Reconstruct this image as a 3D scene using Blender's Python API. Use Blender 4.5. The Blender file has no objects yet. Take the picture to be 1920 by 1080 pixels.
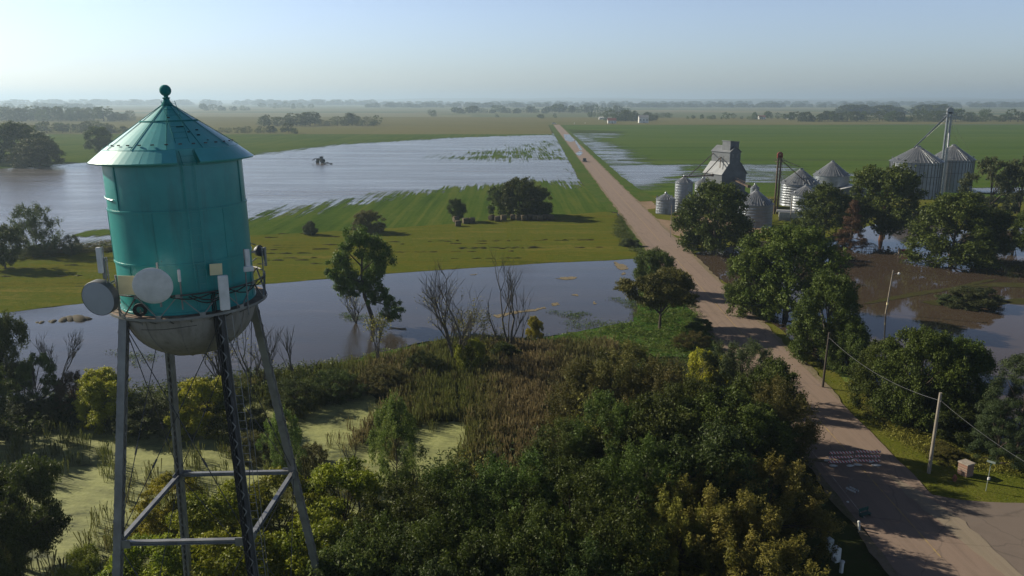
import bpy, bmesh, math, random
import numpy as np
from mathutils import Vector, Matrix

# ------------------------------------------------------------------ camera, sky, sun, exposure
sc = bpy.context.scene
COL = sc.collection
FPX, CAMH = 1500.0, 35.0
PITCH = math.atan(352 / FPX)
cam = bpy.data.cameras.new('camera'); cam.lens = FPX * 36 / 1920; cam.sensor_width = 36
cam.clip_start = 0.5; cam.clip_end = 90000
camo = bpy.data.objects.new('camera', cam); COL.objects.link(camo)
camo.location = (0, 0, CAMH); camo.rotation_euler = (math.pi / 2 - PITCH, 0, 0)
sc.camera = camo
SUN_EL = math.radians(27.5); SUN_H = (-0.913, 0.407)          # where the sun stands, seen from above
world = bpy.data.worlds.new('World'); sc.world = world; world.use_nodes = True
wn = world.node_tree.nodes; wl = world.node_tree.links
bg = wn['Background']; bg.inputs[1].default_value = 0.108
sky = wn.new('ShaderNodeTexSky'); sky.sky_type = 'NISHITA'; sky.sun_disc = False
sky.sun_elevation = SUN_EL; sky.sun_rotation = math.atan2(SUN_H[0], SUN_H[1]) % (2 * math.pi)
sky.air_density = 1.0; sky.dust_density = 0.8; sky.ozone_density = 2.0; sky.altitude = 300
sky_hs = wn.new('ShaderNodeHueSaturation'); sky_hs.inputs['Saturation'].default_value = 0.74     # summer haze whitens the sky
sky_gm = wn.new('ShaderNodeMix'); sky_gm.data_type = 'RGBA'; sky_gm.blend_type = 'MULTIPLY'; sky_gm.inputs[0].default_value = 1.0; sky_gm.inputs[7].default_value = (0.535, 0.61, 0.80, 1)
sky_pw = wn.new('ShaderNodeGamma'); sky_pw.inputs[1].default_value = 1.12
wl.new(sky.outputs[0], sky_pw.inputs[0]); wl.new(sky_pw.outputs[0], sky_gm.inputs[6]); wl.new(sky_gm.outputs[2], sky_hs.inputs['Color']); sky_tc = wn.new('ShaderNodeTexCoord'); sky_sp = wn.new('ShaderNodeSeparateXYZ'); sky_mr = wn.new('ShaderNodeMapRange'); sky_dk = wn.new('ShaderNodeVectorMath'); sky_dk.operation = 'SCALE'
sky_mr.inputs[1].default_value = 0.10; sky_mr.inputs[2].default_value = 0.55; sky_mr.inputs[3].default_value = 1.0; sky_mr.inputs[4].default_value = 0.26     # dims the unseen upper sky to cut ambient light and deepen shadows
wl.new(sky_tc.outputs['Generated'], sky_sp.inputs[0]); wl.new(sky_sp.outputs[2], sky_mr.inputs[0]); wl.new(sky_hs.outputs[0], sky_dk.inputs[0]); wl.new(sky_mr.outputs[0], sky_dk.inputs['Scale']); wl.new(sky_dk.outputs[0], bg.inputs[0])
sun = bpy.data.lights.new('sun', 'SUN'); sun.energy = 5.0; sun.angle = math.radians(0.5); sun.color = (1.0, 0.89, 0.70)
suno = bpy.data.objects.new('sun', sun); COL.objects.link(suno)
sv = Vector((SUN_H[0] * math.cos(SUN_EL), SUN_H[1] * math.cos(SUN_EL), math.sin(SUN_EL))).normalized()
suno.rotation_euler = sv.to_track_quat('Z', 'Y').to_euler(); suno.location = (-60, 30, 80)
sc.view_settings.view_transform = 'Standard'; sc.view_settings.look = 'None'
sc.view_settings.exposure = 0.48; sc.view_settings.gamma = 1
sc.render.engine = 'CYCLES'
cy = sc.cycles
cy.max_bounces = 6; cy.diffuse_bounces = 2; cy.glossy_bounces = 3; cy.transmission_bounces = 2; cy.volume_bounces = 0
cy.transparent_max_bounces = 8; cy.use_denoising = True; cy.sample_clamp_indirect = 4; cy.sample_clamp_direct = 0
cy.caustics_reflective = False; cy.caustics_refractive = False

rnd = random.Random(7)
R = math.radians

def at(px, py, z=0.0):
    """Where the ray through a point of the photograph meets the height z."""
    u, v = (px - 960) / FPX, (py - 540) / FPX
    d = (u, math.cos(PITCH) - v * math.sin(PITCH), -math.sin(PITCH) - v * math.cos(PITCH))
    t = (z - CAMH) / d[2]
    return Vector((d[0] * t, d[1] * t, z))

def mpp(P):
    """Metres per pixel of the photograph at a world point."""
    return (P[1] * math.cos(PITCH) + (CAMH - P[2]) * math.sin(PITCH)) / FPX

# ------------------------------------------------------------------ materials
class NT:
    def __init__(s, name):
        s.m = bpy.data.materials.new(name); s.m.use_nodes = True
        s.t = s.m.node_tree; s.n = s.t.nodes; s.l = s.t.links
        s.b = s.n['Principled BSDF']; s.out = s.n['Material Output']
    def new(s, t, **k):
        n = s.n.new(t)
        for a, b in k.items(): setattr(n, a, b)
        return n
    def link(s, a, b): s.l.new(a, b)
    def pos(s, stretch=(1, 1, 1), rot=0.0, obj=False):
        if obj: o = s.new('ShaderNodeTexCoord').outputs['Object']
        else: o = s.new('ShaderNodeNewGeometry').outputs['Position']
        mp = s.new('ShaderNodeMapping'); mp.inputs['Scale'].default_value = stretch; mp.inputs['Rotation'].default_value = (0, 0, rot)
        s.link(o, mp.inputs['Vector']); return mp.outputs[0]
    def noise(s, vec, scale, detail=4, rough=0.55):
        n = s.new('ShaderNodeTexNoise'); n.inputs['Scale'].default_value = scale; n.inputs['Detail'].default_value = detail
        n.inputs['Roughness'].default_value = rough; s.link(vec, n.inputs['Vector']); return n.outputs['Fac']
    def ramp(s, fac, stops):
        n = s.new('ShaderNodeValToRGB'); cr = n.color_ramp
        while len(cr.elements) < len(stops): cr.elements.new(0.5)
        for e, (p, c) in zip(cr.elements, stops): e.position = p; e.color = (*c, 1) if len(c) == 3 else c
        s.link(fac, n.inputs[0]); return n.outputs[0]
    def mix(s, fac, a, b, mode='MIX'):
        n = s.new('ShaderNodeMix', data_type='RGBA', blend_type=mode)
        for i, x in ((0, fac), (6, a), (7, b)):
            if hasattr(x, 'links'): s.link(x, n.inputs[i])
            elif i == 0: n.inputs[0].default_value = x
            else: n.inputs[i].default_value = (*x, 1)
        return n.outputs[2]
    def math(s, op, a, b=None, c=None, clamp=False):
        n = s.new('ShaderNodeMath', operation=op, use_clamp=clamp)
        for i, x in enumerate((a, b, c)):
            if x is None: continue
            if hasattr(x, 'links'): s.link(x, n.inputs[i])
            else: n.inputs[i].default_value = x
        return n.outputs[0]
    def attr(s, name):
        n = s.new('ShaderNodeAttribute', attribute_name=name); return n.outputs['Fac']
    def bump(s, h, strength=0.5, dist=0.1):
        n = s.new('ShaderNodeBump'); n.inputs['Strength'].default_value = strength; n.inputs['Distance'].default_value = dist
        s.link(h, n.inputs['Height']); s.link(n.outputs[0], s.b.inputs['Normal']); return n
    def set(s, rough=0.8, metal=0.0, spec=None, color=None):
        s.b.inputs['Roughness'].default_value = rough; s.b.inputs['Metallic'].default_value = metal
        if spec is not None: s.b.inputs['Specular IOR Level'].default_value = spec
        if color is not None:
            if hasattr(color, 'links'): s.link(color, s.b.inputs['Base Color'])
            else: s.b.inputs['Base Color'].default_value = (*color, 1)
        return s.m

def pmat(name, c1, c2=None, scale=2.0, rough=0.7, metal=0.0, bump=0.0, stretch=(1, 1, 1), spec=0.3, lo=0.35, hi=0.65, obj=True, bscale=None, bdist=0.02, detail=5):
    n = NT(name)
    c2 = c2 or tuple(x * 0.7 for x in c1)
    v = n.pos(stretch, obj=obj)
    f = n.noise(v, scale, detail)
    col = n.ramp(f, [(lo, c1), (hi, c2)])
    if bump: n.bump(n.noise(v, bscale or scale * 4, 4), bump, bdist)
    return n.set(rough, metal, spec, col)

# ------------------------------------------------------------------ mesh helpers
class MB:
    def __init__(s): s.v = []; s.f = []; s.mi = []; s.cur = 0
    def add(s, vs, fs):
        o = len(s.v); s.v += [tuple(x) for x in vs]; s.f += [tuple(i + o for i in f) for f in fs]; s.mi += [s.cur] * len(fs); return s
    def box(s, c, size, rz=0.0, M=None):
        hx, hy, hz = size[0] / 2, size[1] / 2, size[2] / 2
        vs = [Vector((x, y, z)) for x in (-hx, hx) for y in (-hy, hy) for z in (-hz, hz)]
        rot = M if M is not None else Matrix.Rotation(rz, 3, 'Z')
        vs = [rot @ v + Vector(c) for v in vs]
        return s.add(vs, [(0, 1, 3, 2), (4, 6, 7, 5), (0, 4, 5, 1), (2, 3, 7, 6), (0, 2, 6, 4), (1, 5, 7, 3)])
    def bar(s, p0, p1, w, h=None, up=(0, 0, 1)):
        p0, p1 = Vector(p0), Vector(p1); d = p1 - p0; L = d.length
        if L < 1e-6: return s
        d.normalize(); up = Vector(up)
        a = d.cross(up)
        if a.length < 1e-3: a = d.cross(Vector((0, 1, 0)))
        a.normalize(); b = a.cross(d)
        return s.box((p0 + p1) / 2, (w, L, h or w), M=Matrix((a, d, b)).transposed())
    def path(s, pts, rad, n=6, cap=True):
        pts = [Vector(p) for p in pts]
        if not hasattr(rad, '__len__'): rad = [rad] * len(pts)
        vs = []; fs = []
        ref = None
        for i, p in enumerate(pts):
            d = (pts[min(i + 1, len(pts) - 1)] - pts[max(i - 1, 0)])
            d = d.normalized() if d.length > 1e-9 else Vector((0, 0, 1))
            if ref is None: ref = d.orthogonal().normalized()
            a = (ref - d * ref.dot(d))
            a = a.normalized() if a.length > 1e-6 else d.orthogonal().normalized()
            ref = a; b = d.cross(a)
            for k in range(n):
                t = 2 * math.pi * k / n
                vs.append(p + (a * math.cos(t) + b * math.sin(t)) * rad[i])
        for i in range(len(pts) - 1):
            for k in range(n):
                k2 = (k + 1) % n
                fs.append((i * n + k, i * n + k2, (i + 1) * n + k2, (i + 1) * n + k))
        if cap:
            fs.append(tuple(range(n - 1, -1, -1))); fs.append(tuple((len(pts) - 1) * n + k for k in range(n)))
        return s.add(vs, fs)
    def lathe(s, prof, n=32, c=(0, 0, 0), M=None, a0=0.0, a1=2 * math.pi):
        full = abs(a1 - a0 - 2 * math.pi) < 1e-6
        m = n if full else n + 1
        vs = []; fs = []
        for r, z in prof:
            for k in range(m):
                t = a0 + (a1 - a0) * k / n
                p = Vector((r * math.cos(t), r * math.sin(t), z))
                if M is not None: p = M @ p
                vs.append(p + Vector(c))
        for i in range(len(prof) - 1):
            for k in range(n):
                k2 = (k + 1) % m
                fs.append((i * m + k, i * m + k2, (i + 1) * m + k2, (i + 1) * m + k))
        return s.add(vs, fs)
    def prism(s, poly, y0, y1, M=None, c=(0, 0, 0)):
        """Extrude an (x, z) outline along y."""
        n = len(poly); vs = [Vector((x, y0, z)) for x, z in poly] + [Vector((x, y1, z)) for x, z in poly]
        if M is not None: vs = [M @ v for v in vs]
        vs = [v + Vector(c) for v in vs]
        return s.add(vs, [tuple(range(n)), tuple(range(2 * n - 1, n - 1, -1))] + [(i, n + i, n + (i + 1) % n, (i + 1) % n) for i in range(n)])
    def mesh(s, name, smooth=False):
        me = bpy.data.meshes.new(name); me.from_pydata(s.v, [], s.f); me.update()
        if any(s.mi): me.polygons.foreach_set('material_index', s.mi)
        bm = bmesh.new(); bm.from_mesh(me); bmesh.ops.recalc_face_normals(bm, faces=bm.faces); bm.to_mesh(me); bm.free()
        if smooth:
            me.shade_smooth(); me.set_sharp_from_angle(angle=R(40))
        return me
    def build(s, name, mat, parent=None, smooth=False, loc=None):
        o = link(name, s.mesh(name, smooth), parent)
        for m in (mat if isinstance(mat, (list, tuple)) else [mat]): o.data.materials.append(m)
        if loc is not None: o.location = loc
        return o

def link(name, data, parent=None):
    o = bpy.data.objects.new(name, data); COL.objects.link(o)
    if parent is not None: o.parent = parent
    return o

def tag(o, label=None, cat=None, group=None, kind=None):
    if label: o['label'] = label
    if cat: o['category'] = cat
    if group: o['group'] = group
    if kind: o['kind'] = kind
    return o

def thing(name, loc, label, cat, group=None, rz=0.0):
    o = link(name, None); o.location = loc; o.rotation_euler = (0, 0, rz)
    o.empty_display_size = 0.2
    return tag(o, label, cat, group)

def copy_tree(o, parent=None):
    c = o.copy(); COL.objects.link(c); c.parent = parent
    for ch in o.children: copy_tree(ch, c)
    return c

def npmesh(name, V, F, tint=None, attrs=None, smooth=False):
    me = bpy.data.meshes.new(name)
    V = np.asarray(V, np.float32); F = np.asarray(F, np.int32)
    me.vertices.add(len(V)); me.vertices.foreach_set('co', V.ravel())
    k = F.shape[1]
    me.loops.add(F.size); me.loops.foreach_set('vertex_index', F.ravel())
    me.polygons.add(len(F)); me.polygons.foreach_set('loop_start', np.arange(0, F.size, k, dtype=np.int32))
    me.polygons.foreach_set('loop_total', np.full(len(F), k, np.int32))
    me.update(calc_edges=True)
    if tint is not None:
        a = me.attributes.new('tint', 'FLOAT', 'FACE'); a.data.foreach_set('value', np.asarray(tint, np.float32))
    for nm, arr in (attrs or {}).items():
        a = me.attributes.new(nm, 'FLOAT', 'POINT'); a.data.foreach_set('value', np.asarray(arr, np.float32))
    me.validate()
    if smooth: me.shade_smooth()
    return me

def jag(pts, step, amp, seed=1):
    """Break a closed outline into short edges and roughen it."""
    rr = random.Random(seed); out = []
    n = len(pts)
    for i in range(n):
        a, b = Vector(pts[i]), Vector(pts[(i + 1) % n]); L = (b - a).length
        st = step if not callable(step) else step((a + b) / 2)
        k = max(1, min(400, int(L / st)))
        nrm = Vector((-(b - a).y, (b - a).x, 0)); nrm = nrm.normalized() if nrm.length > 0 else nrm
        w = 0
        for j in range(k):
            w = w * 0.6 + rr.uniform(-1, 1) * amp * 0.6
            out.append(a.lerp(b, j / k) + nrm * (w if j else 0))
    return out

def sheet(name, pts, z, mat, kind='structure', step=None, amp=0.0, seed=1, px=True, label=None, cat=None):
    P = [at(x, y, z) for x, y in pts] if px else [Vector((x, y, z)) for x, y in pts]
    if step: P = jag(P, step, amp, seed)
    for p in P: p.z = z
    bm = bmesh.new(); f = bm.faces.new([bm.verts.new(p) for p in P])
    bmesh.ops.recalc_face_normals(bm, faces=[f]); f.normal_update()
    if f.normal.z < 0: f.normal_flip()
    bmesh.ops.triangulate(bm, faces=bm.faces[:], ngon_method='EAR_CLIP')
    me = bpy.data.meshes.new(name); bm.to_mesh(me); bm.free()
    o = link(name, me); me.materials.append(mat)
    return tag(o, label, cat, None, kind)

def inside(P, poly):
    x, y = P[:, 0], P[:, 1]; c = np.zeros(len(P), bool); n = len(poly)
    for i in range(n):
        x0, y0 = poly[i][0], poly[i][1]; x1, y1 = poly[(i + 1) % n][0], poly[(i + 1) % n][1]
        if y0 == y1: continue
        c ^= ((y0 > y) != (y1 > y)) & (x < (x1 - x0) * (y - y0) / (y1 - y0) + x0)
    return c

def sdist(P, poly):
    """Signed distance to a closed outline in metres, positive inside."""
    d = np.full(len(P), 1e9); n = len(poly)
    for i in range(n):
        a = np.array(poly[i][:2], float); b = np.array(poly[(i + 1) % n][:2], float); ab = b - a
        t = np.clip(((P - a) @ ab) / max(1e-9, ab @ ab), 0, 1)
        d = np.minimum(d, np.hypot(*(P - (a + t[:, None] * ab)).T))
    return np.where(inside(P, poly), d, -d)

ROAD_A, ROAD_S = 31.95, 0.0277                      # centre line of the road: x = A + S*y
def road_x(y): return ROAD_A + ROAD_S * y
# ------------------------------------------------------------------ ground, fields, water, road
def field_mat(name, stops, scale, stretch, rot=-0.0277, wet=False, wstretch=(0.05, 0.006, 1), wscale=1.0, bump=0.4, bscale=0.6, fine=None, wamp=3.4, big=0.004, bands=None):
    n = NT(name)
    v = n.pos(stretch, rot)
    f = n.noise(v, scale, 6, 0.6)
    g = n.noise(n.pos(), big, 3)
    s = n.math('ADD', n.math('MULTIPLY', f, 0.65), n.math('MULTIPLY', g, 0.45), clamp=True)
    if fine:
        h = n.noise(n.pos((1, 1, 1), rot), fine, 4, 0.7)
        s = n.math('ADD', s, n.math('MULTIPLY', n.math('SUBTRACT', h, 0.5), 0.55), clamp=True)
    if bands:
        for bs, am in bands: s = n.math('ADD', s, n.math('MULTIPLY', n.math('SUBTRACT', n.noise(n.pos(bs, rot), 1.0, 4, 0.65), 0.5), am), clamp=True)
    col = n.ramp(s, stops)
    n.bump(n.noise(n.pos(), bscale, 5, 0.7), bump, 0.3)
    n.set(1.0, 0, 0.0, col)
    if wet:
        w = n.attr('wet')
        q = n.noise(n.pos(wstretch, rot), wscale, 5, 0.62)
        q2 = n.noise(n.pos((1, 1, 1), rot), 0.12, 4, 0.7)
        q3 = n.noise(n.pos(tuple(c * (3.1 if c > .1 else 1.3) for c in wstretch[:2]) + (1,), rot), wscale, 3, 0.6); q4 = n.noise(n.pos(), 0.035, 3, 0.6)
        q = n.math('ADD', n.math('ADD', n.math('MULTIPLY', q, 0.34), n.math('MULTIPLY', q2, 0.16)), n.math('ADD', n.math('MULTIPLY', q3, 0.30), n.math('MULTIPLY', q4, 0.20)))
        k = n.math('MULTIPLY', w, n.math('SUBTRACT', 1.0, w))
        m = n.math('ADD', w, n.math('MULTIPLY', n.math('MULTIPLY', n.math('SUBTRACT', q, 0.5), 4 * wamp), k))
        m = n.math("MULTIPLY_ADD", m, 5.0, -2.0, clamp=True)
        tr = n.new('ShaderNodeBsdfTransparent'); mx = n.new('ShaderNodeMixShader')
        n.link(m, mx.inputs[0]); n.link(n.b.outputs[0], mx.inputs[1]); n.link(tr.outputs[0], mx.inputs[2]); n.link(mx.outputs[0], n.out.inputs[0])
    return n.m

def water_mat(name, color, rough=0.06, scale=0.5, strength=0.25, dist=0.1, stretch=(1, 1, 1), c2=None, big=0.01, rot=0.0, lanes=None):
    n = NT(name)
    v = n.pos(stretch, rot)
    a = n.noise(v, scale, 4, 0.6); b = n.noise(n.pos(), big, 3)
    n.bump(a, strength, dist)
    n.set(rough, 0, 0.5, n.ramp(b, [(0.35, color), (0.65, c2 or color)]))
    if lanes: n.link(n.ramp(n.noise(n.pos(lanes, 0.25), 1.7, 6, 0.7), [(0.38, color), (0.62, c2 or color), (0.70, tuple(x * 1.7 for x in (c2 or color)))]), n.b.inputs['Base Color']); n.link(n.math('MULTIPLY_ADD', n.noise(n.pos(lanes, 0.25), 1.0, 5, 0.65), 0.36, rough - 0.10), n.b.inputs['Roughness'])
    n.b.inputs['IOR'].default_value = 1.333
    return n.m

M_ground = field_mat('ground', [(0.25, (0.05, 0.045, 0.02)), (0.5, (0.045, 0.06, 0.018)), (0.75, (0.07, 0.06, 0.03))], 0.25, (1, 1, 1), fine=1.5, bump=0.6)
M_plain = NT('plain')
_v = M_plain.pos((0.0011, 0.0034, 1))
_vo = M_plain.new('ShaderNodeTexVoronoi'); _vo.inputs['Scale'].default_value = 1.0; _vo.distance = 'CHEBYCHEV'; _vo.inputs['Randomness'].default_value = 0.6
M_plain.link(_v, _vo.inputs['Vector'])
_sep = M_plain.new('ShaderNodeSeparateColor'); M_plain.link(_vo.outputs['Color'], _sep.inputs[0])
_c = M_plain.ramp(_sep.outputs[0], [(0.0, (0.10, 0.105, 0.05)), (0.45, (0.16, 0.15, 0.075)), (0.7, (0.09, 0.105, 0.04)), (1.0, (0.05, 0.08, 0.03))])
M_plain = M_plain.set(0.9, 0, 0.1, _c)
M_tan = field_mat('tan_corn', [(0.25, (0.090, 0.095, 0.036)), (0.55, (0.130, 0.122, 0.052)), (0.8, (0.090, 0.098, 0.034))], 0.5, (0.03, 0.4, 1), bands=(((0.002, 0.012, 1), 0.8), ((0.006, 0.10, 1), 0.4)), bump=0.5, bscale=0.4, big=0.006)
M_olive = field_mat('olive_field', [(0.25, (0.095, 0.105, 0.035)), (0.75, (0.125, 0.12, 0.045))], 0.5, (0.03, 0.3, 1), bump=0.5)
M_soy = field_mat('soy', [(0.22, (0.032, 0.064, 0.010)), (0.5, (0.054, 0.096, 0.016)), (0.82, (0.086, 0.118, 0.025))], 0.5, (0.012, 0.30, 1), fine=0.4, bands=(((0.0015, 0.02, 1), 0.8), ((0.004, 0.11, 1), 0.6)), wet=True, wstretch=(0.02, 0.32, 1), bump=0.5, bscale=0.5, big=0.006)
M_crop = field_mat('crop', [(0.22, (0.030, 0.060, 0.009)), (0.5, (0.052, 0.088, 0.014)), (0.8, (0.090, 0.110, 0.022))], 0.7, (0.9, 0.04, 1), wet=True, bands=(((0.30, 0.004, 1), 1.0), ((0.02, 0.02, 1), 0.6)), wstretch=(0.42, 0.018, 1), bump=0.6, bscale=0.5, fine=0.5)
M_mown = field_mat('mown_hay', [(0.2, (0.045, 0.062, 0.008)), (0.42, (0.105, 0.102, 0.014)), (0.56, (0.070, 0.092, 0.012)), (0.85, (0.150, 0.125, 0.028))], 0.5, (0.05, 0.8, 1), rot=0.06, fine=0.7, bump=0.8, bscale=1.2, bands=(((0.012, 0.17, 1), 0.9), ((0.05, 0.05, 1), 0.6), ((0.10, 0.9, 1), 0.5)))
M_verge = field_mat('verge_grass', [(0.25, (0.030, 0.075, 0.012)), (0.5, (0.055, 0.095, 0.018)), (0.75, (0.090, 0.100, 0.030))], 0.35, (1, 0.4, 1), fine=2.0, bump=0.9, bscale=1.6, big=0.03)
M_lawn = field_mat('lawn', [(0.25, (0.050, 0.070, 0.009)), (0.5, (0.090, 0.102, 0.015)), (0.78, (0.135, 0.122, 0.032))], 0.22, (1, 0.5, 1), fine=3.0, bump=0.6, bscale=3.0, big=0.05)
M_weed = field_mat('weed_bank', [(0.25, (0.020, 0.060, 0.010)), (0.5, (0.045, 0.100, 0.018)), (0.78, (0.080, 0.085, 0.030))], 0.5, (1, 1, 1), fine=2.0, bump=1.0, bscale=1.5, big=0.05)
M_shoulder = field_mat('gravel_shoulder', [(0.25, (0.15, 0.125, 0.085)), (0.5, (0.21, 0.17, 0.125)), (0.78, (0.11, 0.105, 0.05))], 0.5, (1, 0.3, 1), fine=2.5, bump=0.4, bscale=3.0, big=0.05)
M_drive = field_mat('dirt', [(0.25, (0.20, 0.145, 0.105)), (0.5, (0.26, 0.19, 0.14)), (0.78, (0.17, 0.13, 0.085))], 0.15, (1, 0.4, 1), fine=1.0, bump=0.3, bscale=2.0, big=0.05)
M_lake = water_mat('lake_water', (0.085, 0.077, 0.074), 0.14, 0.22, 0.9, 0.30, (1, 1, 1), (0.110, 0.096, 0.090), 0.008, lanes=(0.01, 0.09, 1))
M_pond = water_mat('pond_water', (0.034, 0.031, 0.026), 0.06, 1.1, 0.30, 0.06, (1, 1, 1), (0.050, 0.042, 0.034), 0.03, lanes=(0.03, 0.14, 1))
M_yardw = water_mat('yard_water', (0.060, 0.044, 0.031), 0.03, 0.9, 0.10, 0.04, (1, 1, 1), (0.052, 0.038, 0.028), 0.03)
M_yardw.node_tree.nodes['Principled BSDF'].inputs['Specular IOR Level'].default_value = 0.27      # thick with silt
# duckweed: pale mat with dark gaps
_n = NT('duckweed')
_f = _n.noise(_n.pos(), 0.22, 6, 0.65); _g = _n.noise(_n.pos(), 3.0, 4, 0.7)
_c1 = _n.ramp(_g, [(0.3, (0.20, 0.225, 0.075)), (0.7, (0.31, 0.325, 0.135))])
_h = _n.noise(_n.pos((0.5, 1.6, 1), 0.3), 0.5, 5, 0.7)
_k = _n.ramp(_n.math('ADD', _n.math('MULTIPLY', _f, .55), _n.math('MULTIPLY', _h, .45)), [(0.38, (0, 0, 0)), (0.45, (.55, .55, .55)), (0.56, (1, 1, 1))])
M_duck = _n.set(0.7, 0, 0.25, _n.mix(_k, (0.05, 0.062, 0.022), _c1)); _n.bump(_g, 0.3, 0.03)

def road_mat(name, stops, streak=(1.3, 0.015, 1), center=False, fine=6.0):
    n = NT(name)
    v = n.pos((1, 1, 1), -ROAD_S)
    st = n.noise(n.pos(streak, -ROAD_S), 1.0, 4, 0.6); bl = n.noise(n.pos(), 0.09, 5, 0.6); fi = n.noise(n.pos(), fine, 3, 0.7)
    s = n.math('ADD', n.math('MULTIPLY', st, 0.55), n.math('MULTIPLY', bl, 0.35)); s = n.math('ADD', s, n.math('MULTIPLY', fi, 0.12), clamp=True)
    col = n.ramp(s, stops)
    # patched cracks
    vo = n.new('ShaderNodeTexVoronoi'); vo.feature = 'DISTANCE_TO_EDGE'; vo.inputs['Scale'].default_value = 0.16
    wv = n.new('ShaderNodeVectorMath', operation='ADD'); nz = n.new('ShaderNodeTexNoise'); nz.inputs['Scale'].default_value = 0.5
    n.link(v, nz.inputs['Vector']); n.link(v, wv.inputs[0]); n.link(nz.outputs['Color'], wv.inputs[1]); n.link(wv.outputs[0], vo.inputs['Vector'])
    cr = n.ramp(vo.outputs['Distance'], [(0.0, (1, 1, 1)), (0.012, (0, 0, 0))])
    col = n.mix(n.math('MULTIPLY', cr, 0.35), col, (0.05, 0.04, 0.036))
    n.bump(fi, 0.25, 0.02)
    return n.set(0.85, 0, 0.25, col)
M_road = road_mat('road_surface', [(0.3, (0.140, 0.106, 0.084)), (0.5, (0.218, 0.163, 0.130)), (0.7, (0.160, 0.123, 0.097))])
M_side = road_mat('side_asphalt', [(0.3, (0.120, 0.098, 0.084)), (0.5, (0.155, 0.126, 0.107)), (0.7, (0.130, 0.108, 0.090))], (0.25, 0.25, 1))
M_conc = road_mat('worn_concrete', [(0.3, (0.165, 0.140, 0.104)), (0.5, (0.225, 0.188, 0.142)), (0.7, (0.170, 0.138, 0.106))])
M_yellow = pmat('worn_yellow_paint', (0.36, 0.26, 0.08), (0.25, 0.18, 0.12), 2.0, 0.8, lo=0.3, hi=0.6)

# the one big sheet, reaching the horizon
def grid_sheet(name, xs, ys, z, mat, attrs=None, kind='structure', keep=None):
    X, Y = np.meshgrid(xs, ys); P = np.stack([X.ravel(), Y.ravel()], 1)
    V = np.column_stack([P, np.full(len(P), z)]); nx, ny = len(xs), len(ys)
    i = (np.arange(ny - 1)[:, None] * nx + np.arange(nx - 1)).ravel()
    F = np.stack([i, i + 1, i + nx + 1, i + nx], 1)
    at_ = {k: f(P) for k, f in (attrs or {}).items()}
    if keep is not None:
        kp = keep(V[F].mean(1)[:, :2]); F = F[kp]
        used = np.unique(F); mp = np.zeros(len(V), int); mp[used] = np.arange(len(used)); V = V[used]; F = mp[F]; at_ = {k: a[used] for k, a in at_.items()}
    o = link(name, npmesh(name, V, F, None, at_)); o.data.materials.append(mat); return tag(o, kind=kind)
grid_sheet('ground', np.linspace(-24000, 24000, 41), np.concatenate([np.linspace(-400, 1600, 9), np.linspace(3000, 40000, 20)]), 0.0, M_ground)
grid_sheet('plain', np.linspace(-23900, 23900, 31), np.concatenate([[1195, 1700], np.linspace(3000, 39900, 16)]), 0.06, M_plain)

def rect(name, x0, x1, y0, y1, z, mat):
    return sheet(name, [(x0, y0), (x1, y0), (x1, y1), (x0, y1)], z, mat, px=False)
def rx(y, off): return (road_x(y) + off, y)
o = sheet('corn_field', [(-1500, 862), rx(862, -13), rx(1190, -12), (-1500, 1190)], 0.10, M_tan, px=False)
o = sheet('corn_field', [(-1800, 1196), (400, 1196), (900, 1260), (900, 1640), (-1800, 1900)], 0.10, M_tan, px=False)
o = sheet('corn_field', [(900, 1260), (2600, 1230), (2600, 1640), (900, 1640)], 0.10, M_tan, px=False)
o = sheet('olive_field', [(-1500, 925), (-160, 905), (-160, 1060), (-1500, 1060)], 0.14, M_olive, px=False)

LAKE = [at(x, y) for x, y in [(-300, 325), (-300, 480), (0, 474), (90, 466), (210, 458), (330, 440), (470, 411), (600, 386), (700, 371), (770, 361), (880, 352), (1000, 338), (1060, 345), (1106, 350), (1088, 302), (1064, 264), (1046, 252), (860, 258), (640, 271), (470, 291), (300, 300), (150, 306), (95, 312)]]
PATCH = [at(x, y) for x, y in [(840, 296), (900, 284), (960, 276), (1020, 268), (1042, 264), (1060, 285), (1070, 299), (940, 301)]]
ISLE = [at(x, y) for x, y in [(132, 441), (165, 434), (215, 431), (340, 428), (340, 436), (215, 439), (150, 444)]]
def wet_left(P):
    d = sdist(P, LAKE); w = np.where(P[:, 1] < 430, 26.0, 20.0)
    a = np.clip(0.5 + d / (2 * w), 0, 1)
    p = sdist(P, PATCH); a = np.minimum(a, np.clip(0.62 - p / 160, 0.45, 1))
    a = np.minimum(a, np.clip(0.5 - sdist(P, ISLE) / 14, 0, 1))
    return a
rect('flood_water', -900, 200, 190, 880, 0.03, M_lake)
rect('flood_water', 200, 520, 235, 1000, 0.03, M_lake)
grid_sheet('crop_field', np.arange(-700, 46, 3.0), np.arange(193, 864, 3.0), 0.10, M_crop, {'wet': wet_left}, keep=lambda P: P[:, 0] < road_x(P[:, 1]) - 7)
RW = [([(1128, 309), (1300, 309), (1296, 326), (1262, 336), (1230, 347), (1188, 357), (1163, 343)], 18.0, 1.0),
      ([(1290, 309), (1470, 310), (1470, 342), (1300, 342), (1262, 336)], 30.0, 0.56),
      ([(1072, 250), (1100, 257), (1150, 272), (1195, 298), (1215, 307), (1128, 307), (1085, 264)], 25.0, 0.62),
      ([(1070, 243), (1160, 247), (1150, 258), (1090, 258)], 25.0, 0.52),
      ([(1590, 326), (1670, 326), (1670, 340), (1590, 340)], 12.0, 0.50),
      ([(1820, 353), (1920, 352), (1920, 362), (1820, 362)], 6.0, 0.8)]
RWW = [([at(x, y) for x, y in p], w, m) for p, w, m in RW]
def wet_right(P):
    a = np.zeros(len(P))
    for poly, w, m in RWW: a = np.maximum(a, np.clip(0.5 + sdist(P, poly) / (2 * w), 0, m))
    return a
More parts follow.
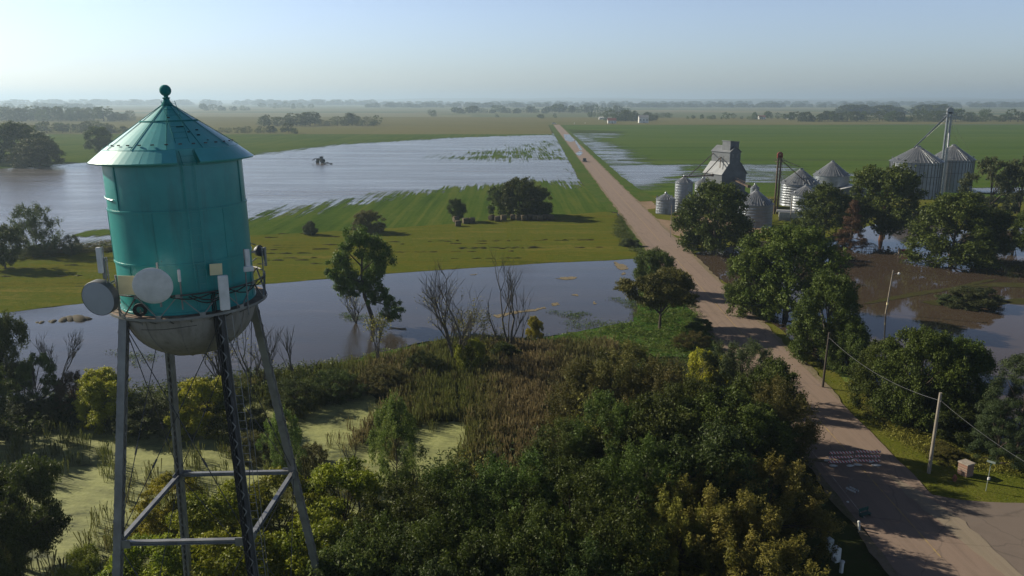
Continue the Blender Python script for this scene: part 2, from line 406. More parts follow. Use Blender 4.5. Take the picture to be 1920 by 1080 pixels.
grid_sheet('bean_field', np.arange(40, 640, 4.0), np.arange(246, 1192, 4.0), 0.10, M_soy, {'wet': wet_right}, keep=lambda P: P[:, 0] > road_x(P[:, 1]) + 8)
sheet('bean_field', [(640, 246), (2400, 246), (2400, 1225), (640, 1190)], 0.10, M_soy, px=False)
sheet('field_ditch', [rx(482, 18), (900, 482), (900, 486), rx(487, 18)], 0.14, field_mat('ditch_weeds', [(0.3, (0.02, 0.035, 0.012)), (0.7, (0.05, 0.06, 0.03))], 0.5, (0.1, 1, 1)), px=False, step=6, amp=1.0)

MOWN_LOW = [(1200, 484), (1160, 487), (1040, 492), (900, 501), (700, 515), (500, 532), (220, 561), (0, 587), (-300, 615)]
sheet('hay_field', [(-300, 484), (0, 477), (100, 468), (210, 460), (330, 448), (470, 441), (560, 437), (700, 430), (830, 421), (930, 412), (1040, 404), (1135, 397), (1158, 400), (1178, 440), (1196, 470)] + MOWN_LOW, 0.16, M_mown, step=1.6, amp=0.35)
POND = [(1212, 484)] + MOWN_LOW + [(-300, 830), (0, 770), (150, 765), (300, 745), (450, 725), (540, 708), (600, 692), (660, 676), (740, 655), (800, 640), (880, 630), (1000, 636), (1100, 618), (1190, 602), (1199, 560)]
sheet('pond', POND, 0.13, M_pond, step=1.2, amp=0.5, seed=3)
# marsh between pond and thicket
sheet('duckweed_pond', [(-300, 830), (-20, 800), (100, 800), (250, 786), (400, 760), (560, 742), (640, 730), (700, 742), (720, 770), (780, 790), (870, 792), (890, 830), (880, 890), (800, 930), (600, 980), (300, 1060), (100, 1130), (-300, 1200)], 0.06, M_duck, step=1.0, amp=0.6)
sheet('weed_bank', [(1195, 490), (1215, 484), (1262, 520), (1300, 575), (1345, 650), (1330, 670), (1180, 668), (1000, 668), (880, 672), (800, 690), (700, 712), (600, 735), (540, 722), (600, 692), (740, 655), (880, 630), (1000, 636), (1100, 618), (1190, 602), (1199, 560)], 0.18, M_weed, step=0.8, amp=0.4, seed=5)
# verges and yard
sheet('verge_grass', [rx(1188, -11), rx(700, -11.5), rx(345, -11.5), at(1140, 397)[:2], at(1160, 400)[:2], at(1198, 480)[:2], at(1220, 490)[:2], rx(120, -5.5), rx(120, -3.5), rx(1188, -3.5)], 0.19, M_verge, px=False, step=2.5, amp=0.5)
sheet('verge_grass', [rx(1188, 3.5), rx(1188, 8.5), rx(400, 9.0), rx(330, 10), rx(290, 12.5), rx(284, 12.5), rx(284, 3.5)], 0.19, M_verge, px=False, step=2.5, amp=0.5)
sheet('yard_grass', [rx(300, 3.5), rx(300, 14), (230, 292), (330, 300), (330, 40), (40, 40), rx(58, 3.5)], 0.12, M_lawn, px=False, step=4, amp=0.5)
sheet('yard_water', [(1302, 474), (1318, 498), (1345, 520), (1375, 538), (1400, 560), (1446, 604), (1500, 650), (1570, 700), (1650, 752), (1740, 800), (1900, 836), (2150, 880), (2300, 440), (1920, 424), (1850, 440), (1770, 425), (1742, 390), (1700, 404), (1625, 425), (1560, 449), (1430, 452), (1360, 464)], 0.16, M_yardw, step=1.2, amp=0.3, seed=8)
sheet('driveway', [(1172, 377), (1190, 379), (1222, 377), (1232, 388), (1275, 392), (1330, 410), (1420, 425), (1540, 428), (1540, 440), (1400, 436), (1330, 424), (1300, 430), (1304, 452), (1297, 466), (1276, 466), (1258, 450)], 0.17, M_drive, step=1.0, amp=0.3)
sheet('grass_island', [(1210, 393), (1232, 390), (1256, 400), (1276, 408), (1262, 414), (1232, 410), (1216, 402)], 0.20, M_lawn, step=0.8, amp=0.25)
sheet('grass_island', [(1240, 440), (1258, 438), (1277, 444), (1268, 448), (1250, 448)], 0.20, M_lawn, step=0.6, amp=0.2)
sheet('approach', [(1382, 588), (1432, 597), (1452, 600), (1425, 606), (1410, 614), (1420, 640), (1405, 632)], 0.20, M_drive, step=0.6, amp=0.2)
M_mud = field_mat('muddy_grass', [(0.3, (0.026, 0.032, 0.012)), (0.7, (0.058, 0.055, 0.024))], 0.4, (1, 1, 1), fine=2)
for pts in ([(1618, 570), (1660, 558), (1720, 547), (1790, 537), (1845, 525), (1872, 523), (1800, 541), (1720, 554), (1650, 566)],
            [(1725, 566), (1770, 560), (1810, 556), (1870, 560), (1900, 566), (1870, 575), (1800, 574), (1750, 572)], [(1800, 538), (1870, 529), (1960, 532), (1960, 541), (1850, 537)], [(1866, 564), (1900, 560), (1990, 556), (1990, 575), (1900, 570)]):
    sheet('mud_bar', pts, 0.20, M_mud, step=0.8, amp=0.3)
sheet('duckweed_strip', [(1560, 690), (1590, 700), (1625, 718), (1650, 745), (1640, 765), (1600, 735)], 0.205, pmat('bright_algae', (0.12, 0.17, 0.02), (0.07, 0.11, 0.02), 0.5, obj=False), step=0.8, amp=0.3)
# road
ys = [40, 58, 75, 95, 120, 160, 200, 260, 330, 400, 500, 650, 800, 1000, 1192]
hw = lambda y: 4.35 if y < 300 else 4.2
rp = [rx(y, hw(y)) for y in ys] + [rx(y, -hw(y)) for y in reversed(ys)]
sheet('side_road', [(1684, 903), (1702, 911), (1725, 920), (1752, 928), (1800, 937), (1850, 941), (1920, 943), (2300, 955), (2500, 1400), (1900, 1400), (1720, 1000)], 0.215, M_side, step=0.8, amp=0.06)
for sd in (-1, 1):
    yy = [y for y in ys if not (sd > 0 and y < 75)]
    sheet('gravel_shoulder', [rx(y, sd * (hw(y) - .3)) for y in yy] + [rx(y, sd * (hw(y) + (.75 if sd < 0 or y > 80 else -.25))) for y in reversed(yy)], 0.225, M_shoulder, px=False, step=1.2, amp=0.45, seed=5 + sd)
sheet('road', rp, 0.24, M_road, px=False, step=1.5, amp=0.16)
sheet('worn_shoulder', [(1668, 888), (1690, 902), (1730, 925), (1800, 972), (1850, 1015), (1930, 1088), (2010, 1170), (1990, 1175), (1900, 1095), (1850, 1052), (1800, 1012), (1740, 962), (1690, 917)], 0.262, M_conc, step=0.5, amp=0.22)
for a0, a1 in ((56, 180), (200, 470)):
    sheet('road_marking', [rx(a0, -0.06), rx(a0, 0.06), rx(a1, 0.06), rx(a1, -0.06)], 0.258, M_yellow, px=False)
sheet('road_marking', [rx(62, -3.55), rx(62, -3.47), rx(82, -3.47), rx(82, -3.55)], 0.258, pmat('worn_white_paint', (0.42, 0.38, 0.34), (0.25, 0.19, 0.16), 1.0, lo=0.3, hi=0.6), px=False)
for pts in ([(1056, 252), (1068, 252), (1079, 264), (1070, 266), (1060, 263)], [(1079, 287), (1088, 283), (1093, 286), (1090, 291), (1084, 292)], [(1076, 263), (1080, 263), (1092, 281), (1088, 282)]):
    sheet('puddle', pts, 0.262, M_lake, step=2.0, amp=0.5)
# low earth edge the water laps on, along the right of the far road
# hills on the horizon
def ridge(y0, h, x0, x1, seed, depth=1500):
    rr = np.random.RandomState(seed); n = 160; x = np.linspace(x0, x1, n)
    p = np.zeros(n)
    for k, a in ((3, 1), (7, .6), (17, .35), (41, .18), (83, 0.1)): p += a * np.sin(np.linspace(0, k * 6.28, n) + rr.rand() * 6.28)
    p = (p - p.min()) / (p.max() - p.min()); e = np.minimum(1, np.minimum(np.arange(n), n - 1 - np.arange(n)) / 14)
    z = h * (0.55 + 0.45 * p) * e
    rows = [(-1.0, 0), (-0.6, .55), (-.2, .95), (.1, 1), (1, 0.3)]
    V = np.concatenate([np.column_stack([x, np.full(n, y0 + d * depth), z * f]) for d, f in rows]); i = (np.arange(len(rows) - 1)[:, None] * n + np.arange(n - 1)).ravel()
    o = link('hills', npmesh('hills', V, np.stack([i, i + 1, i + n + 1, i + n], 1), smooth=True)); o.data.materials.append(M_hill); tag(o, kind='structure')
M_hill = pmat('wooded_hill', (0.045, 0.06, 0.03), (0.11, 0.11, 0.06), 0.003, 0.9, obj=False)
ridge(11500, 62, -1200, 12000, 1); ridge(15000, 88, -5000, 16000, 2); ridge(9500, 46, 1500, 12000, 4, 900); ridge(14000, 58, -14000, -3000, 5)
# ------------------------------------------------------------------ trees and plants
def leaf_mat(name, dark, light, trans=0.30):
    n = NT(name)
    t = n.attr('tint')
    oi = n.new('ShaderNodeObjectInfo')
    col = n.ramp(t, [(0.05, dark), (0.55, tuple((a + b) / 2 for a, b in zip(dark, light))), (0.95, light)])
    hs = n.new('ShaderNodeHueSaturation')
    n.link(n.math('MULTIPLY_ADD', oi.outputs['Random'], 0.035, 0.4825), hs.inputs['Hue'])
    n.link(n.math('MULTIPLY_ADD', oi.outputs['Random'], 0.35, 0.82), hs.inputs['Value']); n.link(col, hs.inputs['Color'])
    n.set(0.55, 0, 0.18, hs.outputs[0])
    tr = n.new('ShaderNodeBsdfTranslucent'); mx = n.new('ShaderNodeMixShader'); mx.inputs[0].default_value = trans
    n.link(hs.outputs[0], tr.inputs[0]); n.link(n.b.outputs[0], mx.inputs[1]); n.link(tr.outputs[0], mx.inputs[2]); n.link(mx.outputs[0], n.out.inputs[0])
    return n.m
LEAF = {
    'dark': leaf_mat('leaf_dark', (0.034, 0.052, 0.007), (0.096, 0.128, 0.021)),
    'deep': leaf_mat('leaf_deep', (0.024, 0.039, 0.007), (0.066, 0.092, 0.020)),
    'mid': leaf_mat('leaf_mid', (0.045, 0.074, 0.013), (0.106, 0.149, 0.026)),
    'light': leaf_mat('leaf_light', (0.053, 0.095, 0.013), (0.136, 0.189, 0.032)),
    'lime': leaf_mat('leaf_lime', (0.105, 0.140, 0.008), (0.270, 0.290, 0.022)),
    'yellow': leaf_mat('leaf_yellow', (0.190, 0.200, 0.010), (0.420, 0.380, 0.030)),
    'gold': leaf_mat('leaf_gold', (0.105, 0.112, 0.016), (0.270, 0.245, 0.050)),
    'olive': leaf_mat('leaf_olive', (0.060, 0.065, 0.014), (0.144, 0.130, 0.032)),
    'grey': leaf_mat('leaf_grey', (0.045, 0.060, 0.022), (0.105, 0.125, 0.048)),
    'pine': leaf_mat('needle_green', (0.026, 0.042, 0.013), (0.065, 0.088, 0.032), 0.15),
    'rust': leaf_mat('needle_rust', (0.076, 0.046, 0.022), (0.159, 0.095, 0.049), 0.15),
    'mauve': leaf_mat('leaf_mauve', (0.083, 0.054, 0.032), (0.151, 0.108, 0.059)),
    'poplar': leaf_mat('leaf_poplar', (0.080, 0.150, 0.025), (0.230, 0.320, 0.085), 0.42),
}
M_bark = pmat('bark', (0.075, 0.060, 0.046), (0.040, 0.032, 0.025), 3.0, 0.9, bump=0.6)
M_barkg = pmat('bark_grey', (0.13, 0.115, 0.095), (0.06, 0.052, 0.044), 3.0, 0.9, bump=0.6)
M_barkr = pmat('bark_red', (0.16, 0.075, 0.040), (0.09, 0.045, 0.028), 2.0, 0.9, bump=0.6)

def unit(a): return a / np.maximum(1e-9, np.linalg.norm(a, axis=1, keepdims=True))

def leaf_cards(P, N, S, rng, asp=0.55, droop=0.0):
    n = len(P); r = rng.normal(size=(n, 3)); r[:, 2] -= droop
    t = unit(r - N * (r * N).sum(1, keepdims=True)); b = np.cross(N, t)
    S = S[:, None]
    V = np.empty((n, 4, 3)); V[:, 0] = P - t * S; V[:, 1] = P + b * S * asp + N * S * 0.18; V[:, 2] = P + t * S - N * S * 0.1; V[:, 3] = P - b * S * asp + N * S * 0.18
    return V.reshape(-1, 3), np.arange(n * 4).reshape(n, 4)

def prof(kind, z):
    """Half width of the crown at height z (both as shares of the tree)."""
    if kind == 'round': return 0.5 * np.sqrt(np.clip(1 - ((z - 0.56) / 0.45) ** 2, 0, 1)) ** 0.8
    if kind == 'dome': return 0.5 * np.sqrt(np.clip(1 - ((z - 0.30) / 0.70) ** 2, 0, 1))
    if kind == 'bush': return 0.5 * np.sqrt(np.clip(1 - ((z - 0.38) / 0.62) ** 2, 0, 1))
    if kind == 'umbrella': return 0.5 * np.sqrt(np.clip(1 - ((z - 0.70) / 0.30) ** 2, 0, 1))
    if kind == 'cone': return 0.5 * np.clip((1.02 - z) / 0.92, 0, 1) ** 0.85
    if kind == 'poplar': return 0.5 * np.clip(np.sin(np.clip((z - 0.02) / 0.98, 0, 1) ** 0.9 * math.pi), 0, 1) ** 0.7
    if kind == 'vase': return 0.5 * np.clip(z, 0, 1) ** 0.5 * np.sqrt(np.clip(1 - ((z - 0.5) / 0.5) ** 2, 0, 1) + 0.02)

STY = { # profile, zlo, zhi, puffs, puff r lo/hi, puff stretch (xy, z), leaf half size, shell share, droop, up-bias
    'broadleaf': ('round', 0.20, 0.97, 95, .065, .135, (1, .85), .017, .75, 0.3, 0.35),
    'dome': ('dome', 0.06, 0.97, 110, .060, .125, (1, .85), .016, .75, 0.3, 0.35),
    'lobed': ('bush', 0.10, 0.96, 75, .070, .130, (1.15, .60), .017, .85, 0.8, 0.55),
    'bush': ('bush', 0.04, 0.95, 60, .08, .16, (1, .9), .021, .7, 0.2, 0.35),
    'plume': ('bush', 0.08, 0.93, 85, .045, .085, (.8, 2.0), .014, .6, -0.3, 0.2),
    'thicket': ('bush', 0.05, 0.95, 130, .040, .085, (.9, 1.5), .014, .6, 0.2, 0.35),
    'umbrella': ('umbrella', 0.46, 0.97, 70, .07, .13, (1.1, .6), .018, .8, 0.3, 0.5),
    'airy': ('round', 0.16, 0.97, 62, .045, .095, (1.1, .8), .015, .6, 0.4, 0.2),
    'conifer': ('cone', 0.06, 1.0, 150, .035, .085, (1.5, .45), .014, .6, 0.6, 0.2),
    'poplar': ('poplar', 0.06, 0.98, 130, .045, .09, (.9, 1.2), .014, .4, 0.3, 0.1),
    'pine': ('dome', 0.10, 0.97, 110, .045, .085, (1.2, .6), .013, .6, -0.2, 0.2),
}
def crown_np(style, seed, leaves, szmul=1.0):
    pf, zlo, zhi, npf, r0, r1, st, ls, shell, droop, upb = STY[style]
    rng = np.random.RandomState(seed)
    C = []; tries = 0
    ph = rng.rand(6) * 6.28
    while len(C) < npf and tries < 6000:
        tries += 1
        z = rng.uniform(zlo, zhi); a = rng.uniform(0, 2 * math.pi)
        w = float(prof(pf, np.array(z))) * (1 + 0.16 * math.sin(2 * a + ph[0]) + 0.12 * math.sin(3 * a + ph[1] + 4 * z) + 0.10 * math.sin(5 * a + 7 * z + ph[2]))
        r = w * math.sqrt(rng.uniform(0.02, 1)) if rng.rand() > 0.55 else w * rng.uniform(0.75, 1.0)
        c = np.array([r * math.cos(a), r * math.sin(a), z])
        if style == 'poplar': pass
        if any(np.linalg.norm(c - q) < 0.42 * (r0 + r1) * 0.8 for q in C) and rng.rand() > 0.12: continue
        C.append(c)
    C = np.array(C); npf = len(C)
    pr_ = rng.uniform(r0, r1, npf); cnt = pr_ ** 2; cnt = np.maximum(3, (leaves * cnt / cnt.sum()).astype(int))
    idx = np.repeat(np.arange(npf), cnt); n = len(idx)
    D = unit(rng.normal(size=(n, 3))); D[:, 2] += upb * rng.rand(n); D = unit(D)
    rad = np.where(rng.rand(n) < shell, rng.normal(0.92, 0.14, n), rng.uniform(0.1, 0.9, n))[:, None]
    ax = np.array([st[0], st[0], st[1]])
    if style in ('plume', 'thicket'):
        out = C[idx] * np.array([1, 1, 0]); P = C[idx] + D * rad * pr_[idx][:, None] * ax + out * (D[:, 2:3] * 0.25)
    else:
        P = C[idx] + D * rad * pr_[idx][:, None] * ax
    if leaves > 4000 and style not in ('conifer', 'pine'):          # most leaves sit along twigs that fan out of each clump
        K = 15; tw = unit(rng.normal(size=(npf, K, 3)).reshape(-1, 3) + np.array([0, 0, upb + .15])).reshape(npf, K, 3); tl = rng.uniform(.75, 1.55, (npf, K))
        kk = rng.randint(0, K, n); t = rng.uniform(.12, 1, n) ** .7; td = tw[idx, kk]; on = (rng.rand(n) < .66)[:, None]
        Q = C[idx] + td * (t * tl[idx, kk])[:, None] * pr_[idx][:, None] * ax + rng.normal(size=(n, 3)) * (pr_[idx] * .13)[:, None] * (1.25 - t * .5)[:, None]
        Q[:, 2] -= (t ** 2 * .25 * pr_[idx]) * max(0, droop); P = np.where(on, Q, P)
    N = unit(D * 0.9 + rng.normal(size=(n, 3)) * 0.55 + np.array([0, 0, 0.35]))
    S = ls * szmul * rng.uniform(0.6, 1.35, n)
    V, F = leaf_cards(P, N, S, rng, 0.28 if style in ('conifer', 'pine') else (0.38 if style in ('plume', 'thicket') else 0.55), droop)
    puff_t = rng.normal(0.5, 0.17, npf)
    T = np.clip(puff_t[idx] + rng.normal(0, 0.16, n), 0, 1)
    V[:, 2] = np.maximum(V[:, 2], 0.004)
    return V, F, T, C

def trunk_mb(style, seed, C, limbs):
    rr = random.Random(seed); m = MB()
    tr = {'poplar': .012, 'bush': .016, 'thicket': .016, 'plume': .02, 'lobed': .022}.get(style, .026)
    top = {'conifer': .98, 'poplar': .96, 'umbrella': .72}.get(style, .72)
    pts = []; off = [0, 0]
    for k in range(7):
        t = k / 6
        pts.append((off[0], off[1], t * top)); off = [off[0] + rr.uniform(-.012, .012), off[1] + rr.uniform(-.012, .012)]
    m.path(pts, [tr * (1.35 if k == 0 else 1) * (1 - 0.82 * k / 6) for k in range(7)], 8)
    ids = list(range(len(C))); rr.shuffle(ids)
    for i in ids[:limbs]:
        c = Vector(C[i])
        zb = max(.06, min(top * .9, c.z * (0.75 if style in ('conifer',) else 0.55) - 0.02))
        k = zb / top * 6; j = int(min(5, k)); b = Vector(pts[j]).lerp(Vector(pts[j + 1]), k - j)
        mid = b.lerp(c, .5) + Vector((0, 0, .03 if style != 'conifer' else -.01))
        r = tr * .45 * (1 - .5 * zb)
        m.path([b, mid, c], [r, r * .6, r * .2], 5, cap=False)
    return m

_protos = {}
def proto(style, seed, lod):
    k = (style, seed, lod)
    if k not in _protos:
        leaves, sz, limbs = {'hi': (52000, 0.78, 26), 'mid': (26000, 1.05, 16), 'lo': (1800, 2.6, 5), 'far': (500, 5.0, 2)}[lod]
        if style in ('poplar',): leaves = int(leaves * .55)
        if style == 'airy': leaves = int(leaves * .55)
        V, F, T, C = crown_np(style, seed * 31 + len(style), leaves, sz)
        cm = npmesh('crown', V, F, T); cm.materials.append(LEAF['mid'])
        tm = trunk_mb(style, seed, C, limbs).mesh('trunk', True); tm.materials.append(M_bark)
        _protos[k] = (cm, tm)
    return _protos[k]

def setmat(o, m):
    o.material_slots[0].link = 'OBJECT'; o.material_slots[0].material = m

def plant(name, P, h, w, style, leaf, label, cat='tree', group=None, lod='hi', seed=None, bark=None, d=None):
    s = seed if seed is not None else rnd.choice((1, 2) if lod == 'hi' else (1, 2, 3))
    cm, tm = proto(style, s, lod)
    o = thing(name, P, label, cat, group, rnd.uniform(0, 6.28))
    o.scale = (w, d or w, h)
    c = link('crown', cm, o); setmat(c, LEAF[leaf]); t = link('trunk', tm, o); setmat(t, bark or M_bark)
    return o

def tree_top(px, py, h, **k):
    """Base of a plant whose top shows at a point of the photograph."""
    P = at(px, py, h); P.z = 0; return P

def T(name, x, y, h, w, style, leaf, label, top=True, **k):
    P = tree_top(x, y, h * 0.96) if top else at(x, y)
    return plant(name, P, h, w, style, leaf, label, **k)

# --- near thicket and marsh edge, lower half of the picture
NEAR = [
 # name, px, py of the top, height, width, style, leaf, label
 ('leafy_tree', 640, 880, 8.5, 7.5, 'lobed', 'lime', 'yellow green lobed tree behind and right of the tower leg with sunlit top'),
 ('leafy_tree', 520, 905, 8.0, 7.5, 'lobed', 'lime', 'yellow green lobed tree seen between the two right legs of the water tower'),
 ('leafy_tree', 400, 930, 8.0, 7.0, 'lobed', 'lime', 'yellow green tree seen above the front strut between tower legs'),
 ('leafy_tree', 320, 900, 6.0, 5.0, 'lobed', 'yellow', 'bright yellow green bush seen through the left strut of the tower'),
 ('leafy_tree', 580, 990, 9.0, 7.5, 'lobed', 'lime', 'yellow green tree right of the foot of the right tower leg'),
 ('leafy_tree', 440, 1020, 9.0, 7.5, 'lobed', 'lime', 'yellow green tree just under the front strut of the water tower'),
 ('leafy_tree', 270, 1030, 8.0, 7.0, 'lobed', 'lime', 'yellow green tree under the left end of the front tower strut'),
 ('leafy_tree', 165, 1040, 5.0, 4.5, 'thicket', 'lime', 'yellowish bush at the duckweed edge left of the tower leg'),
 ('shade_tree', 15, 885, 8.5, 6.0, 'broadleaf', 'dark', 'dark tree at the bottom left corner over the duckweed'),
 ('shade_tree', -50, 970, 8.0, 6.0, 'broadleaf', 'dark', 'dark tree cut by the left picture edge near the bottom'),
 ('thicket_tree', 760, 930, 9.0, 8.0, 'thicket', 'dark', 'dark green thicket tree under the young poplar'),
 ('thicket_tree', 700, 1000, 9.5, 8.0, 'thicket', 'dark', 'dark thicket tree between the yellow green trees and the dark wood'),
 ('thicket_tree', 860, 900, 9.0, 8.5, 'thicket', 'dark', 'dark green thicket tree just below the brown reeds'),
 ('thicket_tree', 960, 870, 9.0, 8.5, 'thicket', 'mid', 'green thicket tree below the middle of the reed bed'),
 ('thicket_tree', 1070, 890, 9.5, 8.5, 'thicket', 'dark', 'dark green thicket tree left of the golden willow, upper row'),
 ('thicket_tree', 1190, 850, 9.5, 8.5, 'thicket', 'dark', 'dark thicket tree with a pale dead branch, above the golden willow'),
 ('thicket_tree', 860, 1000, 10.0, 8.5, 'thicket', 'dark', 'dark thicket tree in the bottom middle of the wood, left of the gap'),
 ('thicket_tree', 990, 980, 10.0, 8.5, 'thicket', 'dark', 'dark thicket tree in the bottom middle of the wood, right of the gap'),
 ('thicket_tree', 1130, 970, 10.0, 8.5, 'thicket', 'dark', 'dark thicket tree touching the left side of the golden willow'),
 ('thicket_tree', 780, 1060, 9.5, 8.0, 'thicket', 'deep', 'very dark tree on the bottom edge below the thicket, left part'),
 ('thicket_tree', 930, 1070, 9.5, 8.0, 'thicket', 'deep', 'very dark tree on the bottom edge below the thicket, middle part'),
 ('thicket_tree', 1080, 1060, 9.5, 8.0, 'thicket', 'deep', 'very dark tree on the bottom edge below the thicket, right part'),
 ('thicket_tree', 640, 1060, 9.0, 8.0, 'lobed', 'mid', 'green tree on the bottom edge right of the tower leg'),
 ('golden_willow', 1330, 900, 8.2, 9.5, 'plume', 'gold', 'large golden olive willow, left half of the golden pair'),
 ('golden_willow', 1445, 878, 7.4, 9.0, 'plume', 'gold', 'golden olive willow beside the road, right half of the golden pair'),
 ('golden_willow', 1395, 975, 7.4, 9.5, 'plume', 'gold', 'golden olive willow in front of the golden pair'),
 ('golden_willow', 1280, 950, 7.4, 7.0, 'plume', 'gold', 'olive willow between dark thicket and golden willows'),
 ('thicket_tree', 1170, 665, 9.5, 11.0, 'thicket', 'olive', 'olive green thicket tree on the far side of the brown reeds'),
 ('thicket_tree', 1110, 690, 8.0, 8.0, 'thicket', 'olive', 'olive bush at the right end of the reed bed'),
 ('thicket_tree', 1240, 690, 9.0, 8.5, 'thicket', 'olive', 'olive thicket tree left of the yellow bush'),
 ('willow_bush', 1395, 650, 7.5, 8.0, 'plume', 'grey', 'pale grey green willow bush leaning over the road edge'),
 ('yellow_bush', 1325, 662, 6.0, 4.5, 'bush', 'yellow', 'yellow bush left of the pale willow by the road'),
 ('thicket_tree', 1290, 730, 9.0, 8.5, 'thicket', 'dark', 'dark green tree in front of the olive thicket'),
 ('thicket_tree', 1375, 755, 8.5, 8.5, 'broadleaf', 'dark', 'dark broadleaf tree below the pale willow bush'),
 ('thicket_tree', 1455, 730, 9.0, 7.5, 'thicket', 'olive', 'olive topped tree hanging over the left road edge'),
 ('thicket_tree', 1430, 800, 6.0, 7.0, 'broadleaf', 'dark', 'dark broadleaf tree over the road above the golden willow'),
 ('thicket_tree', 1310, 820, 9.5, 9.0, 'broadleaf', 'deep', 'very dark tree between the dead branch and the road'),
 ('thicket_tree', 1140, 760, 9.0, 8.5, 'thicket', 'mid', 'mid green tree at the lower right end of the reeds'),
 ('thicket_tree', 1210, 770, 9.0, 8.0, 'broadleaf', 'dark', 'dark tree behind the pale dead branch'),
 ('thicket_tree', 1050, 810, 7.0, 7.5, 'thicket', 'mid', 'mid green bush where reeds meet the dark thicket'),
 ('young_poplar', 740, 755, 9.0, 5.2, 'poplar', 'poplar', 'young pale green poplar standing in the duckweed'),
 ('young_poplar', 527, 775, 6.5, 4.0, 'poplar', 'poplar', 'young poplar behind the right tower leg'),
 ('bush', 470, 815, 3.0, 4.0, 'thicket', 'olive', 'olive bush behind the dark front tower leg'),
 ('bush', 585, 835, 2.2, 3.0, 'thicket', 'olive', 'olive bush right of the right tower leg on the duckweed'),
 ('yellow_bush', 190, 705, 6.0, 6.0, 'bush', 'yellow', 'bright yellow bush on the pond bank left of the tower leg'),
 ('yellow_bush', 385, 715, 6.0, 5.5, 'bush', 'yellow', 'yellow bush on the pond bank between the tower legs'),
 ('yellow_bush', 345, 770, 3.2, 3.0, 'bush', 'yellow', 'small yellow bush beside the back tower leg'),
 ('bank_bush', 270, 745, 4.0, 7.5, 'thicket', 'dark', 'dark bush on the bank right of the bright yellow bush'),
 ('bank_bush', 440, 750, 4.0, 6.0, 'thicket', 'dark', 'dark bush on the bank behind the front tower leg'),
 ('bank_bush', 550, 715, 3.5, 6.0, 'thicket', 'dark', 'dark bush on the bank right of the right tower leg'),
 ('bank_bush', 630, 700, 3.2, 6.0, 'thicket', 'dark', 'dark bush on the bank below the leaning tree'),
 ('bank_bush', 720, 690, 3.0, 6.0, 'thicket', 'olive', 'olive bush on the bank left of the big bare tree'),
 ('bank_bush', 790, 665, 3.0, 5.0, 'thicket', 'mid', 'green bush on the bank at the foot of the big bare tree'),
 ('bank_bush', 945, 645, 2.6, 4.0, 'bush', 'dark', 'dark bush at the foot of the two thin bare trees'),
 ('shade_tree', -15, 600, 11.0, 5.5, 'broadleaf', 'dark', 'tall dark tree at the left edge before the pond'),
 ('shade_tree', 58, 668, 7.5, 4.6, 'airy', 'mid', 'lighter green tree next to the tall dark tree at the left edge'),
 ('shade_tree', -60, 700, 8.0, 6.0, 'broadleaf', 'dark', 'dark tree cut by the left picture edge below the tall dark one'),
 ('mauve_bush', 135, 705, 5.0, 4.2, 'thicket', 'mauve', 'brownish mauve bush on the pond bank beside the bright yellow bush'),
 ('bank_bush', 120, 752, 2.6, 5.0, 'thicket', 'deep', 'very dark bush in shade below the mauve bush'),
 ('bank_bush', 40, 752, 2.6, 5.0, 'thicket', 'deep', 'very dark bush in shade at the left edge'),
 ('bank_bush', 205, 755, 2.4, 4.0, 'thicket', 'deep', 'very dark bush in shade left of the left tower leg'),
 ('yellow_bush', 885, 640, 4.6, 3.8, 'bush', 'lime', 'yellow green shrub right of the big bare tree'),
 ('yellow_bush', 1003, 598, 3.6, 2.4, 'bush', 'yellow', 'small yellow shrub at the pond edge right of the thin bare trees'),
 ('weed_bush', 1180, 448, 2.0, 4.0, 'bush', 'grey', 'grey green weedy bush at the road bank above the pond'),
 ('weed_bush', 1300, 625, 2.5, 5.0, 'thicket', 'olive', 'olive brush pile under the umbrella shaped roadside tree'),
 ('weed_bush', 1310, 600, 1.8, 4.0, 'bush', 'mid', 'green weeds at the left road edge beside the shadow'),
]
for nm, x, y, h, w, st, lf, lab in NEAR:
    T(nm, x, y, h, w, st, lf, lab, cat='bush' if 'bush' in nm else 'tree')

plant('thicket_tree', Vector((25.8, 77.2, 0)), 9.0, 6.2, 'broadleaf', 'dark', 'dark tree at the left road edge just behind the barricades', 'tree')
plant('thicket_tree', Vector((24.6, 71.5, 0)), 6.5, 5.0, 'thicket', 'deep', 'low dark tree at the left road edge between golden willow and barricades', 'tree')
